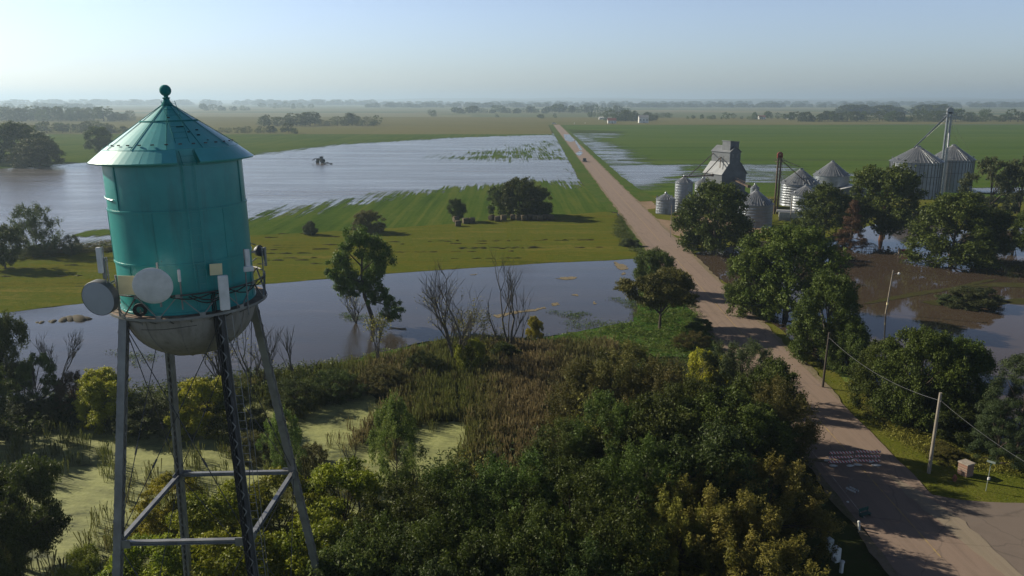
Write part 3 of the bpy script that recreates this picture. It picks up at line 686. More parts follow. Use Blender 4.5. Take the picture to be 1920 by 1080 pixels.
# --- yard and roadside trees
MIDT = [
 ('broadleaf_tree', 1345, 348, 16.5, 18.0, 'dome', 'dark', 'large dark round tree hiding the foot of the tall grey elevator', 'mid'),
 ('pale_tree', 1486, 434, 15.0, 16.0, 'dome', 'light', 'largest light green tree right of the road, lit from the left', 'hi'),
 ('pale_tree', 1420, 470, 11.5, 8.0, 'dome', 'light', 'light green tree joined to the left of the largest light green one', 'hi'),
 ('pale_tree', 1560, 522, 12.5, 9.6, 'dome', 'mid', 'mid green drooping tree in front of the largest light green tree', 'hi'),
 ('pale_tree', 1600, 612, 7.0, 5.5, 'dome', 'mid', 'smaller mid green tree at the water right of the drooping tree', 'hi'),
 ('broadleaf_tree', 1552, 355, 14.0, 14.5, 'dome', 'dark', 'dark round tree left of the rusty spruce', 'mid'),
 ('rusty_spruce', 1602, 380, 12.0, 7.5, 'conifer', 'rust', 'rusty brown spruce between two dark trees in the flooded yard', 'mid'),
 ('broadleaf_tree', 1665, 320, 18.5, 18.0, 'broadleaf', 'dark', 'tall dark tree with a reddish trunk standing in floodwater', 'mid'),
 ('broadleaf_tree', 1800, 368, 15.5, 18.0, 'dome', 'dark', 'wide dark tree in the flooded yard below the big bins', 'mid'),
 ('broadleaf_tree', 1860, 400, 11.5, 9.5, 'broadleaf', 'deep', 'dark tree with brownish patches right of the wide dark tree', 'mid'),
 ('olive_tree', 1868, 300, 19.0, 16.0, 'airy', 'grey', 'tall airy grey green tree at the right edge beside the big bins', 'mid'),
 ('olive_tree', 1925, 300, 19.0, 14.0, 'airy', 'grey', 'tall airy tree cut by the right picture edge', 'mid'),
 ('broadleaf_tree', 1945, 395, 11.0, 9.0, 'broadleaf', 'dark', 'dark tree cut by the right edge over the flood', 'mid'),
 ('island_bush', 1830, 540, 3.6, 7.5, 'bush', 'grey', 'grey green bush on the mud bar in the flooded yard', 'hi'),
 ('island_bush', 1785, 555, 1.8, 4.0, 'bush', 'grey', 'low scrub left of the bush on the mud bar', 'hi'),
 ('broadleaf_tree', 1738, 628, 11.0, 8.5, 'dome', 'dark', 'dark roadside tree behind the nearest utility pole, middle of its clump', 'hi'),
 ('broadleaf_tree', 1662, 645, 8.0, 6.5, 'dome', 'dark', 'dark roadside tree left in the clump beside the nearest utility pole', 'hi'),
 ('broadleaf_tree', 1812, 646, 9.5, 7.5, 'dome', 'dark', 'dark roadside tree right in the clump above the brick pillar', 'hi'),
 ('broadleaf_tree', 1735, 715, 5.0, 6.0, 'dome', 'deep', 'low very dark tree at the foot of the roadside clump', 'hi'),
 ('broadleaf_tree', 1815, 755, 4.5, 6.0, 'dome', 'deep', 'low very dark tree directly above the brick pillar', 'hi'),
 ('pine_tree', 1935, 672, 11.0, 7.5, 'pine', 'pine', 'dark pine at the right edge above the street sign', 'hi'),
 ('pine_tree', 1885, 755, 7.0, 5.0, 'pine', 'pine', 'smaller pine between the roadside clump and the edge pine', 'hi'),
 ('roadside_bush', 1655, 765, 1.4, 3.0, 'bush', 'olive', 'weedy bush on the lawn slope left of the nearest utility pole', 'hi'),
 ('roadside_bush', 1775, 838, 1.3, 3.5, 'bush', 'olive', 'tall weeds behind the brick pillar', 'hi'),
 ('roadside_bush', 1385, 545, 2.2, 4.0, 'bush', 'deep', 'dark scrub at the water edge left of the light green tree', 'hi'),
 ('roadside_tree', 1228, 474, 8.0, 7.5, 'broadleaf', 'mid', 'round green tree behind the umbrella shaped roadside tree', 'hi'),
 ('roadside_tree', 1242, 515, 9.2, 9.5, 'umbrella', 'olive', 'umbrella shaped olive tree at the left road edge casting a shadow across', 'hi'),
 ('field_tree', 975, 337, 12.0, 12.5, 'dome', 'dark', 'tallest dark tree of the hay bale clump in the field', 'mid'),
 ('field_tree', 940, 350, 9.5, 8.0, 'bush', 'dark', 'dark tree on the left of the hay bale clump', 'mid'),
 ('field_tree', 1008, 352, 9.0, 8.5, 'dome', 'dark', 'dark leaning tree on the right of the hay bale clump', 'mid'),
 ('field_tree', 856, 375, 6.6, 5.0, 'broadleaf', 'dark', 'small dark tree beside the four hay bales', 'mid'),
 ('field_tree', 688, 397, 6.0, 8.0, 'dome', 'olive', 'rounded shrub tree alone in the field with one bale below', 'mid'),
 ('field_bush', 580, 417, 3.6, 3.4, 'bush', 'grey', 'small round bush left of the rounded shrub tree', 'mid'),
 ('field_tree', 58, 388, 11.5, 9.5, 'thicket', 'mid', 'airy tree on the lake shore at the left', 'mid'),
 ('field_tree', 0, 430, 9.0, 7.0, 'broadleaf', 'dark', 'dark tree at the left edge beside the airy lake shore tree', 'mid'),
 ('field_bush', 132, 443, 4.5, 4.2, 'thicket', 'grey', 'small round bush on the lake shore left of the tower', 'mid'),
 ('field_bush', 60, 462, 2.6, 8.0, 'thicket', 'dark', 'dark scrub at the foot of the airy lake shore tree', 'mid'),
 ('lake_tree', 20, 236, 22.0, 34.0, 'dome', 'dark', 'huge dark tree group at the left edge behind the lake', 'mid'),
 ('lake_tree', 66, 262, 15.0, 24.0, 'dome', 'dark', 'dark tree sloping down right of the huge one behind the lake', 'mid'),
 ('lake_tree', -60, 240, 20.0, 30.0, 'dome', 'dark', 'dark tree cut by the left edge behind the lake', 'mid'),
 ('lake_tree', 182, 240, 17.0, 19.0, 'dome', 'mid', 'single round tree behind the left eave of the tower roof', 'mid'),
]
for nm, x, y, h, w, st, lf, lab, lod in MIDT:
    T(nm, x, y, h, w, st, lf, lab, lod=lod, cat='bush' if 'bush' in nm else 'tree', bark=M_barkr if 'reddish' in lab else None)

# shore hedge left of the tower
for i, x in enumerate(range(78, 330, 26)):
    P = at(x, 474 - (x - 78) * 0.035); plant('hedge_shrub', P, 1.7 + 0.4 * (i % 3), 6.5, 'thicket', 'olive', 'low brown olive shrub in the row between lake shore and mown field', 'shrub', 'shrubs in the low shore row', 'lo')

# leaning tree in the pond
def leaning():
    B = at(701, 612); k = mpp(B)
    o = thing('leaning_tree', B, 'leaning leafy tree standing in the pond with one drooping right limb', 'tree')
    rr = random.Random(3); m = MB()
    X = lambda px, py, d=0.0: Vector(((px - 701) * k, d, (612 - py) * k / math.cos(PITCH)))
    trunk = [X(703, 630), X(697, 590), X(686, 555), X(682, 520), X(684, 485), X(678, 455)]
    m.path(trunk, [.42, .34, .28, .2, .13, .05], 8)
    pts = []
    def limb(ps, r, puffs):
        m.path(ps, [r * (1 - .75 * i / (len(ps) - 1)) for i in range(len(ps))], 6)
        pts.extend(puffs)
    limb([X(690, 565), X(712, 566, -.4), X(732, 572, -.6), X(740, 585, -.6)], .15, [(X(738, 580, -.6), 1.0), (X(732, 565, -.6), .75), (X(722, 552, -.5), .6), (X(742, 572, -.4), .7), (X(736, 590, -.8), .6), (X(708, 560, -.2), .6)])
    limb([X(684, 545), X(706, 548, .3), X(712, 556, .6)], .12, [(X(708, 545, .3), .9), (X(700, 552, .2), .8), (X(716, 545, .5), .7)])
    limb([X(682, 530), X(660, 520, -.5), X(644, 512, -.9), X(632, 510, -1)], .16, [(X(630, 512, -1), .8), (X(640, 520, -1), 1.0), (X(648, 538, -.8), .9), (X(655, 505, -.6), 1.2), (X(622, 506, -.9), .6), (X(664, 530, -.4), 1.1), (X(668, 552, -.3), .7)])
    limb([X(682, 510), X(700, 495, .5), X(714, 482, .8)], .15, [(X(716, 484, .8), 1.3), (X(706, 500, .6), 1.2), (X(718, 470, .5), 1.0), (X(710, 516, .3), .9), (X(720, 500, .2), .7)])
    limb([X(683, 500), X(664, 478, -.4), X(655, 462, -.6)], .14, [(X(655, 465, -.6), 1.1), (X(646, 480, -.5), 1.1), (X(668, 455, -.2), 1.1)])
    limb([X(684, 490), X(690, 465, .5), X(694, 452, .8)], .13, [(X(682, 452, .3), 1.2), (X(698, 460, .6), 1.3), (X(708, 458, .2), .9), (X(676, 448, 0), .8), (X(672, 520, .4), 1.2), (X(686, 515, .8), 1.3), (X(690, 535, .4), 1.0)])
    m.build('trunk', M_bark, o, True)
    rng = np.random.RandomState(4); PP = []; NN = []; TT = []
    for c, r in pts:
        r = r * 1.3
        n = int(560 * r * r + 220); D = unit(rng.normal(size=(n, 3)))
        sub = np.array(c) + rng.normal(size=(7, 3)) * r * .55
        PP.append(sub[rng.randint(0, 7, n)] + D * rng.uniform(.1, .62, n)[:, None] * r); NN.append(unit(D + rng.normal(size=(n, 3)) * .7 + np.array([0, 0, .3]))); TT.append(np.clip(rng.normal(rng.normal(.5, .15), .18, n), 0, 1))
    P = np.concatenate(PP); V, F = leaf_cards(P, np.concatenate(NN), rng.uniform(.10, .22, len(P)), rng, .55, .4)
    c = link('crown', npmesh('crown', V, F, np.concatenate(TT)), o); c.data.materials.append(LEAF['light'])
leaning()

# bare trees
def bare(P, h, spread, label, seed, stems=1, leafy=0, lean=0, name='bare_tree', twig=3, bark=None):
    rr = random.Random(seed); m = MB(); tips = []
    def grow(p, d, L, r, lev):
        n = 3; pts = [p]; q = p.copy(); dd = d.copy()
        for i in range(n):
            dd = (dd + Vector((rr.uniform(-.16, .16), rr.uniform(-.16, .16), rr.uniform(-.02, .16)))).normalized(); q = q + dd * L / n; pts.append(q.copy())
        m.path(pts, [r, r * .85, r * .7, r * (.55 if lev else .3)], 6 if lev > 1 else 4, cap=False)
        if lev == 0: tips.append(q); return
        kids = rr.randint(3, 4)
        for k in range(kids):
            j = rr.choice((1, 2, 3, 3)); a = rr.uniform(0, 6.28)
            nd = (dd * (1.15 - .1 * spread) + Vector((math.cos(a), math.sin(a), rr.uniform(.0, .45))) * spread * rr.uniform(.45, .9)).normalized()
            grow(pts[j], nd, L * rr.uniform(.55, .82), max(.018, r * .5), lev - 1)
    o = thing(name, P, label, 'tree')
    for s in range(stems):
        a = rr.uniform(0, 6.28)
        grow(Vector((rr.uniform(-.3, .3), 0, -.2)) if stems > 1 else Vector((0, 0, -.2)), Vector((math.cos(a) * .12 * stems + lean, math.sin(a) * .12 * stems, 1)).normalized(), h * .42, h * .017, twig)
    m.build('trunk', bark or M_barkg, o, True)
    if leafy:
        rng = np.random.RandomState(seed); tp = np.array([tuple(t) for t in tips]); tp = tp[tp[:, 2] < h * .75] if leafy < 900 else tp
        if len(tp):
            P_ = tp[rng.randint(0, len(tp), leafy)] + rng.normal(size=(leafy, 3)) * .35
            V, F = leaf_cards(P_, unit(rng.normal(size=(leafy, 3))), rng.uniform(.07, .16, leafy), rng)
            c = link('crown', npmesh('crown', V, F, rng.rand(leafy)), o); c.data.materials.append(LEAF['gold'])
    return o
bare(at(858, 692), 14.0, 1.0, 'largest bare tree on the pond bank with wide spreading twigs', 12, 3, 420, twig=4)
bare(at(958, 662), 13.0, .62, 'bare V shaped tree with upright twigs at the pond edge', 5, 2, 0, twig=4)
bare(at(935, 655), 10.5, .5, 'thin bare tree left of the V shaped one', 9, 1, 0, twig=2)
bare(at(980, 643), 6.5, .5, 'short bare sapling right of the V shaped bare tree', 15, 1, 0, twig=2)
bare(at(840, 668), 8.0, 1.1, 'low reddish bare tree left of the largest bare tree', 21, 2, 60, twig=3)
bare(at(668, 607), 7.0, .9, 'tangled leafless brush in the pond left of the leaning tree', 31, 4, 260, name='drowned_brush')
bare(at(712, 690), 9.0, .6, 'sparse yellowish sapling on the bank below the leaning tree', 33, 2, 700)
bare(at(555, 722), 8.5, .5, 'dark bare snag on the bank right of the right tower leg', 41, 2, 0, twig=2)
bare(at(500, 735), 8.5, .8, 'bare tree on the bank between the right tower leg and the dark front leg', 43, 2, 0)
bare(at(420, 740), 10.5, .8, 'bare tree behind the dark front tower leg', 44, 2, 350)
bare(at(110, 745), 7.5, .7, 'bare twigs rising beside the mauve bush', 45, 2, 0, twig=4)
bare(at(470, 720), 8.5, .9, 'pale bare twiggy tree on the bank behind the right tower leg', 47, 2, 120)
bare(at(885, 690), 8.5, .9, 'twiggy tree with thin yellow leaves right of the largest bare tree', 49, 2, 900)
bare(at(1212, 850), 6.5, .35, 'pale dead snag in the dark thicket', 51, 1, 0, twig=1, bark=pmat('dead_wood', (.34, .30, .25), (.2, .17, .14), 4))

bare(at(1296, 800), 9.5, .8, 'grey leafless tree poking out of the dark thicket above the golden willow', 61, 1, 300, twig=3)
bare(at(935, 985), 9.5, .8, 'leafless twiggy tree among the dark thicket at the bottom middle', 63, 1, 200, twig=3)
bare(at(1120, 900), 8.5, .9, 'half dead tree with thin leaves in the middle of the dark thicket', 65, 2, 900, twig=3)
bare(at(1345, 1075), 8.2, .9, 'pale dead limbs showing through the golden willow', 67, 1, 0, twig=2, bark=bpy.data.materials['dead_wood'])
bare(at(690, 1010), 9.0, .8, 'dry twiggy tree between yellow green trees and dark thicket', 69, 1, 200, twig=3)
# far tree lines
def line_trees(spec, label, group, style='dome', leaf='dark', lod='lo', name='far_tree', seed=0):
    rr = random.Random(seed)
    for x0, x1, ybase, n, h0, h1 in spec:
        for i in range(n):
            x = x0 + (x1 - x0) * (i + rr.uniform(.15, .85)) / n; h = .64 * rr.uniform(h0, h1) * rr.choice((.55, .75, .9, 1, 1.05)); P = at(x, ybase + rr.uniform(-1.2, .9))
            plant(name, P, h, h * rr.uniform(.8, 1.6), rr.choice((style, 'broadleaf', 'thicket', 'airy')), leaf, label, 'tree', group, lod, rr.choice((1, 2, 3)))
line_trees([(-10, 250, 227, 30, 26, 42)], 'hazy tree in the long row at the far left behind the tan field', 'trees in the far left row', seed=1)
line_trees([(60, 300, 249, 22, 10, 21)], 'tree in the low row behind the green field left of the tower roof', 'trees in the low left row', seed=2)
line_trees([(492, 712, 236, 24, 19, 28)], 'tree of the dense grove right of the tower roof', 'trees of the grove right of the roof', seed=3)
line_trees([(375, 560, 250, 15, 7, 17)], 'tree in the broken row just right of the tower roof', 'trees in the broken row', seed=4)
line_trees([(375, 470, 208, 9, 26, 38), (490, 585, 203, 9, 28, 44)], 'tree of the small hazy wood above the tower roof, far away', 'trees of the small hazy woods', seed=5)
line_trees([(1100, 1262, 221, 18, 14, 20), (1142, 1232, 227, 12, 22, 30)], 'tree of the farm grove behind the white farmhouse', 'trees of the farm grove', seed=6)
line_trees([(1285, 1480, 224, 16, 12, 26)], 'separate tree in the scattered row above the grey elevator', 'trees in the scattered row', seed=7, leaf='mid')
line_trees([(1480, 1960, 228, 50, 21, 32)], 'tree in the long dense belt behind the green field at right', 'trees in the dense right belt', seed=8)
line_trees([(930, 934, 221, 1, 13, 14)], 'single round tree far away left of the road end', None, seed=9)
line_trees([(806, 815, 219, 2, 20, 24)], 'hazy pair tree standing alone in the tan fields', 'two lone trees in the tan fields', seed=10)
line_trees([(1011, 1018, 222, 2, 10, 14)], 'small tree of the pair left of the road end', 'pair of small trees by the road end', seed=11)
line_trees([(1040, 1041, 222, 1, 16, 17)], 'small upright tree just above the road end', None, seed=12)
line_trees([(850, 1180, 212, 44, 20, 38)], 'hazy tree in the far belt above the road end', 'trees in the far hazy belt', seed=13, lod='far')
# the woods beyond, each one mass
def wood(strips, label, seed, h0, h1, leaf='dark'):
    rng = np.random.RandomState(seed); Vs, Fs, Ts = [], [], []; off = 0
    base = [crown_np('dome', 70 + k, 260, 6.0) for k in range(4)]
    for x0, x1, yb, dy, n in strips:
        for i in range(n):
            P = at(rng.uniform(x0, x1), yb + rng.uniform(-dy, dy)); h = .62 * rng.uniform(h0, h1); w = h * rng.uniform(1.4, 2.8)
            V, F, T_, _ = base[rng.randint(4)]
            Vs.append(V * np.array([w, w, h]) + np.array([P.x, P.y, 0])); Fs.append(F + off); Ts.append(T_); off += len(V)
    o = link('far_wood', npmesh('far_wood', np.concatenate(Vs), np.concatenate(Fs), np.concatenate(Ts))); o.data.materials.append(LEAF[leaf]); tag(o, label, 'wood', None, 'stuff')
wood([(680, 1930, 201, .8, 170), (-20, 170, 203, .5, 26), (1580, 1780, 214, 1.2, 40)], 'thin hazy band of woodland along the far plain', 1, 24, 40)
wood([(1000, 1930, 197, .7, 190), (680, 1000, 196.5, .4, 50)], 'faint blue woodland near the horizon', 2, 30, 50)
wood([(0, 700, 197, .8, 110)], 'faint pale woodland at the horizon behind the tower roof', 3, 40, 70)
# ------------------------------------------------------------------ marsh growth
def reed_mesh():
    rng = np.random.RandomState(11)
    area = [tuple(at(x, y)[:2]) for x, y in [(-150, 800), (60, 785), (300, 750), (560, 705), (760, 672), (880, 640), (1010, 655), (1150, 650), (1180, 720), (1120, 800), (1010, 880), (900, 940), (700, 985), (480, 1000), (250, 1075), (60, 1130), (-200, 1150)]]
    clear = [[tuple(at(x, y)[:2]) for x, y in p] for p in ([(540, 805), (600, 772), (700, 738), (732, 758), (700, 795), (645, 822), (570, 835)], [(745, 835), (800, 800), (868, 795), (874, 838), (840, 890), (760, 905)], [(600, 880), (690, 838), (750, 880), (740, 930), (640, 930)],
              [(100, 920), (180, 890), (215, 960), (150, 1000), (95, 985)], [(230, 850), (320, 830), (400, 800), (430, 820), (330, 870), (240, 900)], [(30, 1010), (110, 990), (150, 1060), (40, 1080)])]
    x0, x1 = min(p[0] for p in area), max(p[0] for p in area); y0, y1 = min(p[1] for p in area), max(p[1] for p in area)
    nc = 15000
    P = np.column_stack([rng.uniform(x0, x1, nc), rng.uniform(y0, y1, nc)]); P = P[inside(P, area)]
    keep = np.ones(len(P), bool)
    for c in clear: keep &= ~(sdist(P, c) > -0.3) | (rng.rand(len(P)) < .03)
    # sparser toward the open duckweed at left and front
    dens = np.clip((P[:, 0] + 22) / 14 + (P[:, 1] - 76) / 12, .22, 1); cl = np.sin(P[:, 0] * .9 + 2 * np.sin(P[:, 1] * .5)) * np.sin(P[:, 1] * .8 + 1.3 * np.sin(P[:, 0] * .6))
    keep &= rng.rand(len(P)) < dens * np.clip(.55 + .7 * cl + dens * .55, .04, 1); P = P[keep]; n = len(P)
    k = 17; C = np.repeat(P, k, 0); m = len(C)
    brown = np.repeat(np.clip(.5 + .35 * np.sin(P[:, 0] * .35 + 1) + (P[:, 0] + 5) * .018 + rng.normal(0, .14, n), 0, 1), k)
    hgt = np.repeat(rng.uniform(1.0, 1.9, n), k) * rng.uniform(.65, 1.15, m)
    base = np.column_stack([C + rng.normal(0, .26, (m, 2)), np.full(m, .05)])
    lean = rng.normal(0, .16, (m, 2)); a = rng.uniform(0, 6.28, m); w = rng.uniform(.012, .034, m)
    s = np.column_stack([np.cos(a) * w, np.sin(a) * w, np.zeros(m)])
    tip = base + np.column_stack([lean * hgt[:, None], hgt]); mid = base + np.column_stack([lean * hgt[:, None] * .35, hgt * .55])
    V = np.empty((m, 4, 3)); V[:, 0] = base - s; V[:, 1] = base + s; V[:, 2] = tip + s * .35; V[:, 3] = tip - s * .35
    V[:, 2, :2] += rng.normal(0, .05, (m, 2))
    return npmesh('reeds', V.reshape(-1, 3), np.arange(m * 4).reshape(m, 4), np.clip(brown + rng.normal(0, .12, m), 0, 1))
M_reed = leaf_mat('reed', (0.105, 0.135, 0.030), (0.205, 0.172, 0.078), .3)
o = link('reeds', reed_mesh()); o.data.materials.append(M_reed); tag(o, 'brown and olive reeds growing through the pale duckweed', 'reeds', None, 'stuff')

def cover(name, polys, n, s, z0, z1, leaf, label, cat, seed, clump=0.25):
    rng = np.random.RandomState(seed); PP = []
    for poly in polys:
        A = [tuple(at(x, y)[:2]) for x, y in poly]; x0, x1 = min(p[0] for p in A), max(p[0] for p in A); y0, y1 = min(p[1] for p in A), max(p[1] for p in A)
        c = int(n / len(polys) * clump / 3) + 2; Q = np.column_stack([rng.uniform(x0, x1, c * 2), rng.uniform(y0, y1, c * 2)]); Q = Q[inside(Q, A)]
        if not len(Q): continue
        i = rng.randint(0, len(Q), n // len(polys)); D = rng.normal(0, .55, (len(i), 2)); hh = rng.uniform(z0, z1, len(Q))[i] * np.exp(-(D ** 2).sum(1) * .9) * rng.uniform(.4, 1, len(i))
        PP.append(np.column_stack([Q[i] + D, hh + .15]))
    P = np.concatenate(PP); V, F = leaf_cards(P, unit(rng.normal(size=(len(P), 3)) * .6 + np.array([0, 0, .8])), rng.uniform(.5, 1.3, len(P)) * s, rng, .3)
    o = link(name, npmesh(name, V, F, np.clip(rng.normal(.5, .2, len(P)), 0, 1))); o.data.materials.append(LEAF[leaf]); tag(o, label, cat, None, 'stuff')
BANK = [(1200, 500), (1262, 525), (1300, 580), (1345, 650), (1330, 672), (1180, 668), (1000, 668), (880, 672), (800, 690), (700, 712), (600, 735), (545, 722), (600, 695), (740, 660), (880, 634), (1000, 640), (1100, 622), (1192, 606)]
cover('weeds', [BANK], 26000, .20, .3, 1.1, 'light', 'lush green weeds on the bank between pond and reeds', 'weeds', 21)
cover('undergrowth', [[(-100, 800), (0, 760), (250, 740), (450, 715), (560, 700), (640, 690), (640, 735), (450, 752), (250, 780), (0, 830)]], 26000, .22, .5, 2.2, 'dark', 'dark undergrowth along the near pond bank', 'undergrowth', 22)
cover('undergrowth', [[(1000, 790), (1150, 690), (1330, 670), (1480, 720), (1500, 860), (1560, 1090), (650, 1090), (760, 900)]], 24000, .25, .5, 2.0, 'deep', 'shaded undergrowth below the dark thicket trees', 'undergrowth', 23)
cover('tall_grass', [[(1590, 715), (1640, 755), (1740, 825), (1830, 860), (1920, 845), (1960, 880), (1900, 890), (1800, 878), (1700, 838), (1630, 790)]], 16000, .13, .15, .5, 'gold', 'tall unmown grass along the top of the lawn slope', 'grass', 24)
cover('verge_weeds', [[(1160, 400), (1200, 470), (1260, 522), (1300, 575), (1270, 560), (1215, 500), (1150, 440)]], 9000, .2, .2, .9, 'mid', 'weeds along the left road edge above the pond', 'weeds', 25)
cover('water_weeds', [[(1060, 605), (1140, 598), (1135, 615), (1060, 620)], [(1030, 585), (1100, 590), (1080, 600)], [(1140, 560), (1190, 565), (1188, 580)], [(200, 660), (300, 670), (260, 690)], [(640, 590), (690, 596), (660, 606)]], 2200, .16, .1, .5, 'mid', 'sparse green weeds standing out of the pond water', 'weeds', 26)
# windrows of cut hay and straw rafts
def windrows():
    m = MB(); rr = random.Random(8)
    for y, x0, x1 in ((447, 480, 640), (456, 640, 1100), (462, 470, 900), (470, 470, 1060), (477, 500, 1080), (453, 820, 1130), (486, 480, 640), (440, 520, 690), (490, 500, 950), (497, 480, 700), (468, 860, 1130), (505, 0, 200), (520, 0, 200), (500, 0, 170), (540, 0, 210), (484, 0, 150)):
        x = x0
        while x < x1:
            L = rr.uniform(6, 34)
            if rr.random() < .62:
                p = at(x, y + (x - x0) * -.010); q = at(x + L, y + (x + L - x0) * -.010); k = max(2, int((q - p).length / .9)); pts = []; rad = []
                for i in range(k + 1):
                    c = p.lerp(q, i / k); pts.append((c.x, c.y + rr.uniform(-.25, .25), .16 + rr.uniform(0, .1))); rad.append(rr.choice((.04, .10, .16, .24)) if 0 < i < k else .03)
                m.path(pts, rad, 6)
            x += L + rr.uniform(0, 26)
    o = m.build('hay_windrows', pmat('cut_hay', (.13, .11, .04), (.075, .075, .026), 2.0, .95, bump=.8, bscale=8, obj=False), None, True); tag(o, 'low windrows of cut hay on the mown field', 'hay', None, 'stuff')
windrows()
M_straw = pmat('straw', (.21, .165, .095), (.10, .085, .05), 4, .95, bump=.5, obj=False)
for i, pts in enumerate(([(925, 591), (960, 585), (1000, 580), (1022, 575), (1024, 577), (1000, 583), (960, 588), (930, 595)], [(1034, 569), (1044, 567), (1050, 570), (1042, 573), (1034, 572)], [(1152, 490), (1160, 494), (1174, 497), (1178, 503), (1164, 506), (1154, 498)], [(1165, 512), (1172, 510), (1172, 514), (1166, 515)],
                         [(1040, 522), (1060, 519), (1080, 519), (1078, 523), (1058, 524)], [(1070, 553), (1084, 552), (1082, 555)], [(1112, 565), (1120, 569), (1114, 570)], [(730, 613), (760, 614), (764, 618), (730, 617)], [(880, 515), (897, 513), (890, 516)])):
    sheet('straw_raft', pts, .17, M_straw, 'stuff', .22, .42, i, label='straw debris floating on the pond', cat='debris')
def clod(pts, label):
    m = MB(); rr = random.Random(5)
    for x, y, r in pts:
        P = at(x, y); m.lathe([(r * 1.1, 0.0), (r, .12 * r), (r * .7, .32 * r), (r * .25, .42 * r), (0, .43 * r)], 12, (P.x, P.y, .1), M=Matrix.Rotation(rr.uniform(0, 3), 3, 'Z') @ Matrix.Diagonal((1.7, .8, 1)))
    o = m.build('mud_clump', pmat('wet_mud_' + str(len(pts)), (.07, .055, .035), (.04, .04, .02), 3, .9, bump=.8, obj=False), None, True); tag(o, label, 'mud')
clod([(120, 601, .9), (132, 599, 1.0), (148, 599, 1.3), (158, 599, .9)], 'largest brown mud clump poking out of the pond left of the tower')
clod([(100, 604, .6), (94, 604, .35)], 'small mud clump in the pond left of the largest one')
clod([(78, 606, .5), (70, 606, .35)], 'flattest mud clump in the pond at the far left of the three')

# ------------------------------------------------------------------ the water tower
TY = 38.0; TX = -0.4205 * TY
RT = 3.05; ZR, ZE, ZA = 25.45, 32.35, 34.95      # balcony, eave, apex
def teal(name, dirt=0.6, rough=0.38, coat=0.25, cols=((.011, .245, .245), (.019, .31, .307))):
    n = NT(name); v = n.pos(obj=True)
    st = n.noise(n.pos((2.2, 2.2, .16), obj=True), 1.0, 5, .65); bl = n.noise(v, 0.9, 5, .6); sp = n.noise(v, 6.0, 3, .6)
    c = n.ramp(bl, [(.3, cols[0]), (.7, cols[1])])
    c = n.mix(n.math('MULTIPLY', n.ramp(st, [(.55, (0, 0, 0)), (.8, (1, 1, 1))]), dirt), c, (.03, .115, .105))
    ru = n.noise(n.pos((5, 5, .35), obj=True), 1.0, 6, .7); c = n.mix(n.math('MULTIPLY', n.ramp(ru, [(.66, (0, 0, 0)), (.74, (1, 1, 1))]), .55), c, (.10, .065, .04))
    ch = n.noise(n.pos((.8, .8, .5), obj=True), .7, 6, .7); c = n.mix(n.math('MULTIPLY', n.ramp(ch, [(.5, (0, 0, 0)), (.7, (1, 1, 1))]), .35), c, (.06, .36, .34))
    c = n.mix(n.ramp(sp, [(.735, (0, 0, 0)), (.755, (1, 1, 1))]), c, (.035, .022, .016))
    n.bump(bl, .12, .05); n.set(rough, 0, .5, c); n.b.inputs['Coat Weight'].default_value = coat; n.b.inputs['Coat Roughness'].default_value = .34; return n.m
M_teal = teal('teal_paint'); M_tealm = pmat('matte_teal', (.012, .20, .20), (.012, .15, .15), 3, .85, spec=.1); M_tealr = teal('teal_roof_paint', .25, .42, 1.0, ((.040, .36, .37), (.065, .44, .45)))
def bowl_mat():
    n = NT('weathered_bowl'); v = n.pos((1, 1, .5), obj=True); a = n.noise(v, .9, 5, .65); b = n.noise(n.pos((3, 3, .25), obj=True), 1, 5, .7)
    c = n.ramp(a, [(.3, (.215, .20, .185)), (.7, (.33, .31, .285))]); c = n.mix(n.math('MULTIPLY', n.ramp(b, [(.5, (0, 0, 0)), (.75, (1, 1, 1))]), .6), c, (.10, .085, .07))
    n.bump(a, .15, .03); return n.set(.6, 0, .4, c)
M_bowl = bowl_mat()
M_steel = pmat('galvanized_steel', (.30, .31, .32), (.21, .215, .225), 1.5, .42, .55, bump=.1, spec=.5)
M_steeld = pmat('dark_and_shaded_steel', (.045, .047, .05), (.085, .085, .09), 2.0, .55, .2)
M_rust = pmat('rusty_plank', (.26, .19, .15), (.15, .105, .08), 2.5, .8)
M_white = pmat('white_radome', (.80, .80, .80), (.62, .63, .62), 1.6, .45)
M_cream = pmat('cream_panel', (.78, .70, .42), (.70, .63, .38), 1.5, .55)
M_black = pmat('black_cable', (.018, .018, .018), (.03, .03, .03), 3, .6)
LEAN = .024
tower = thing('water_tower', (TX + LEAN * ZA, TY, 0), 'teal riveted water tower on four lattice steel legs with conical roof', 'water tower')
tower.rotation_euler = (0, -LEAN, 0)
ZS = ZA - (ZA - ZE) * 2.95 / 3.68 * .97
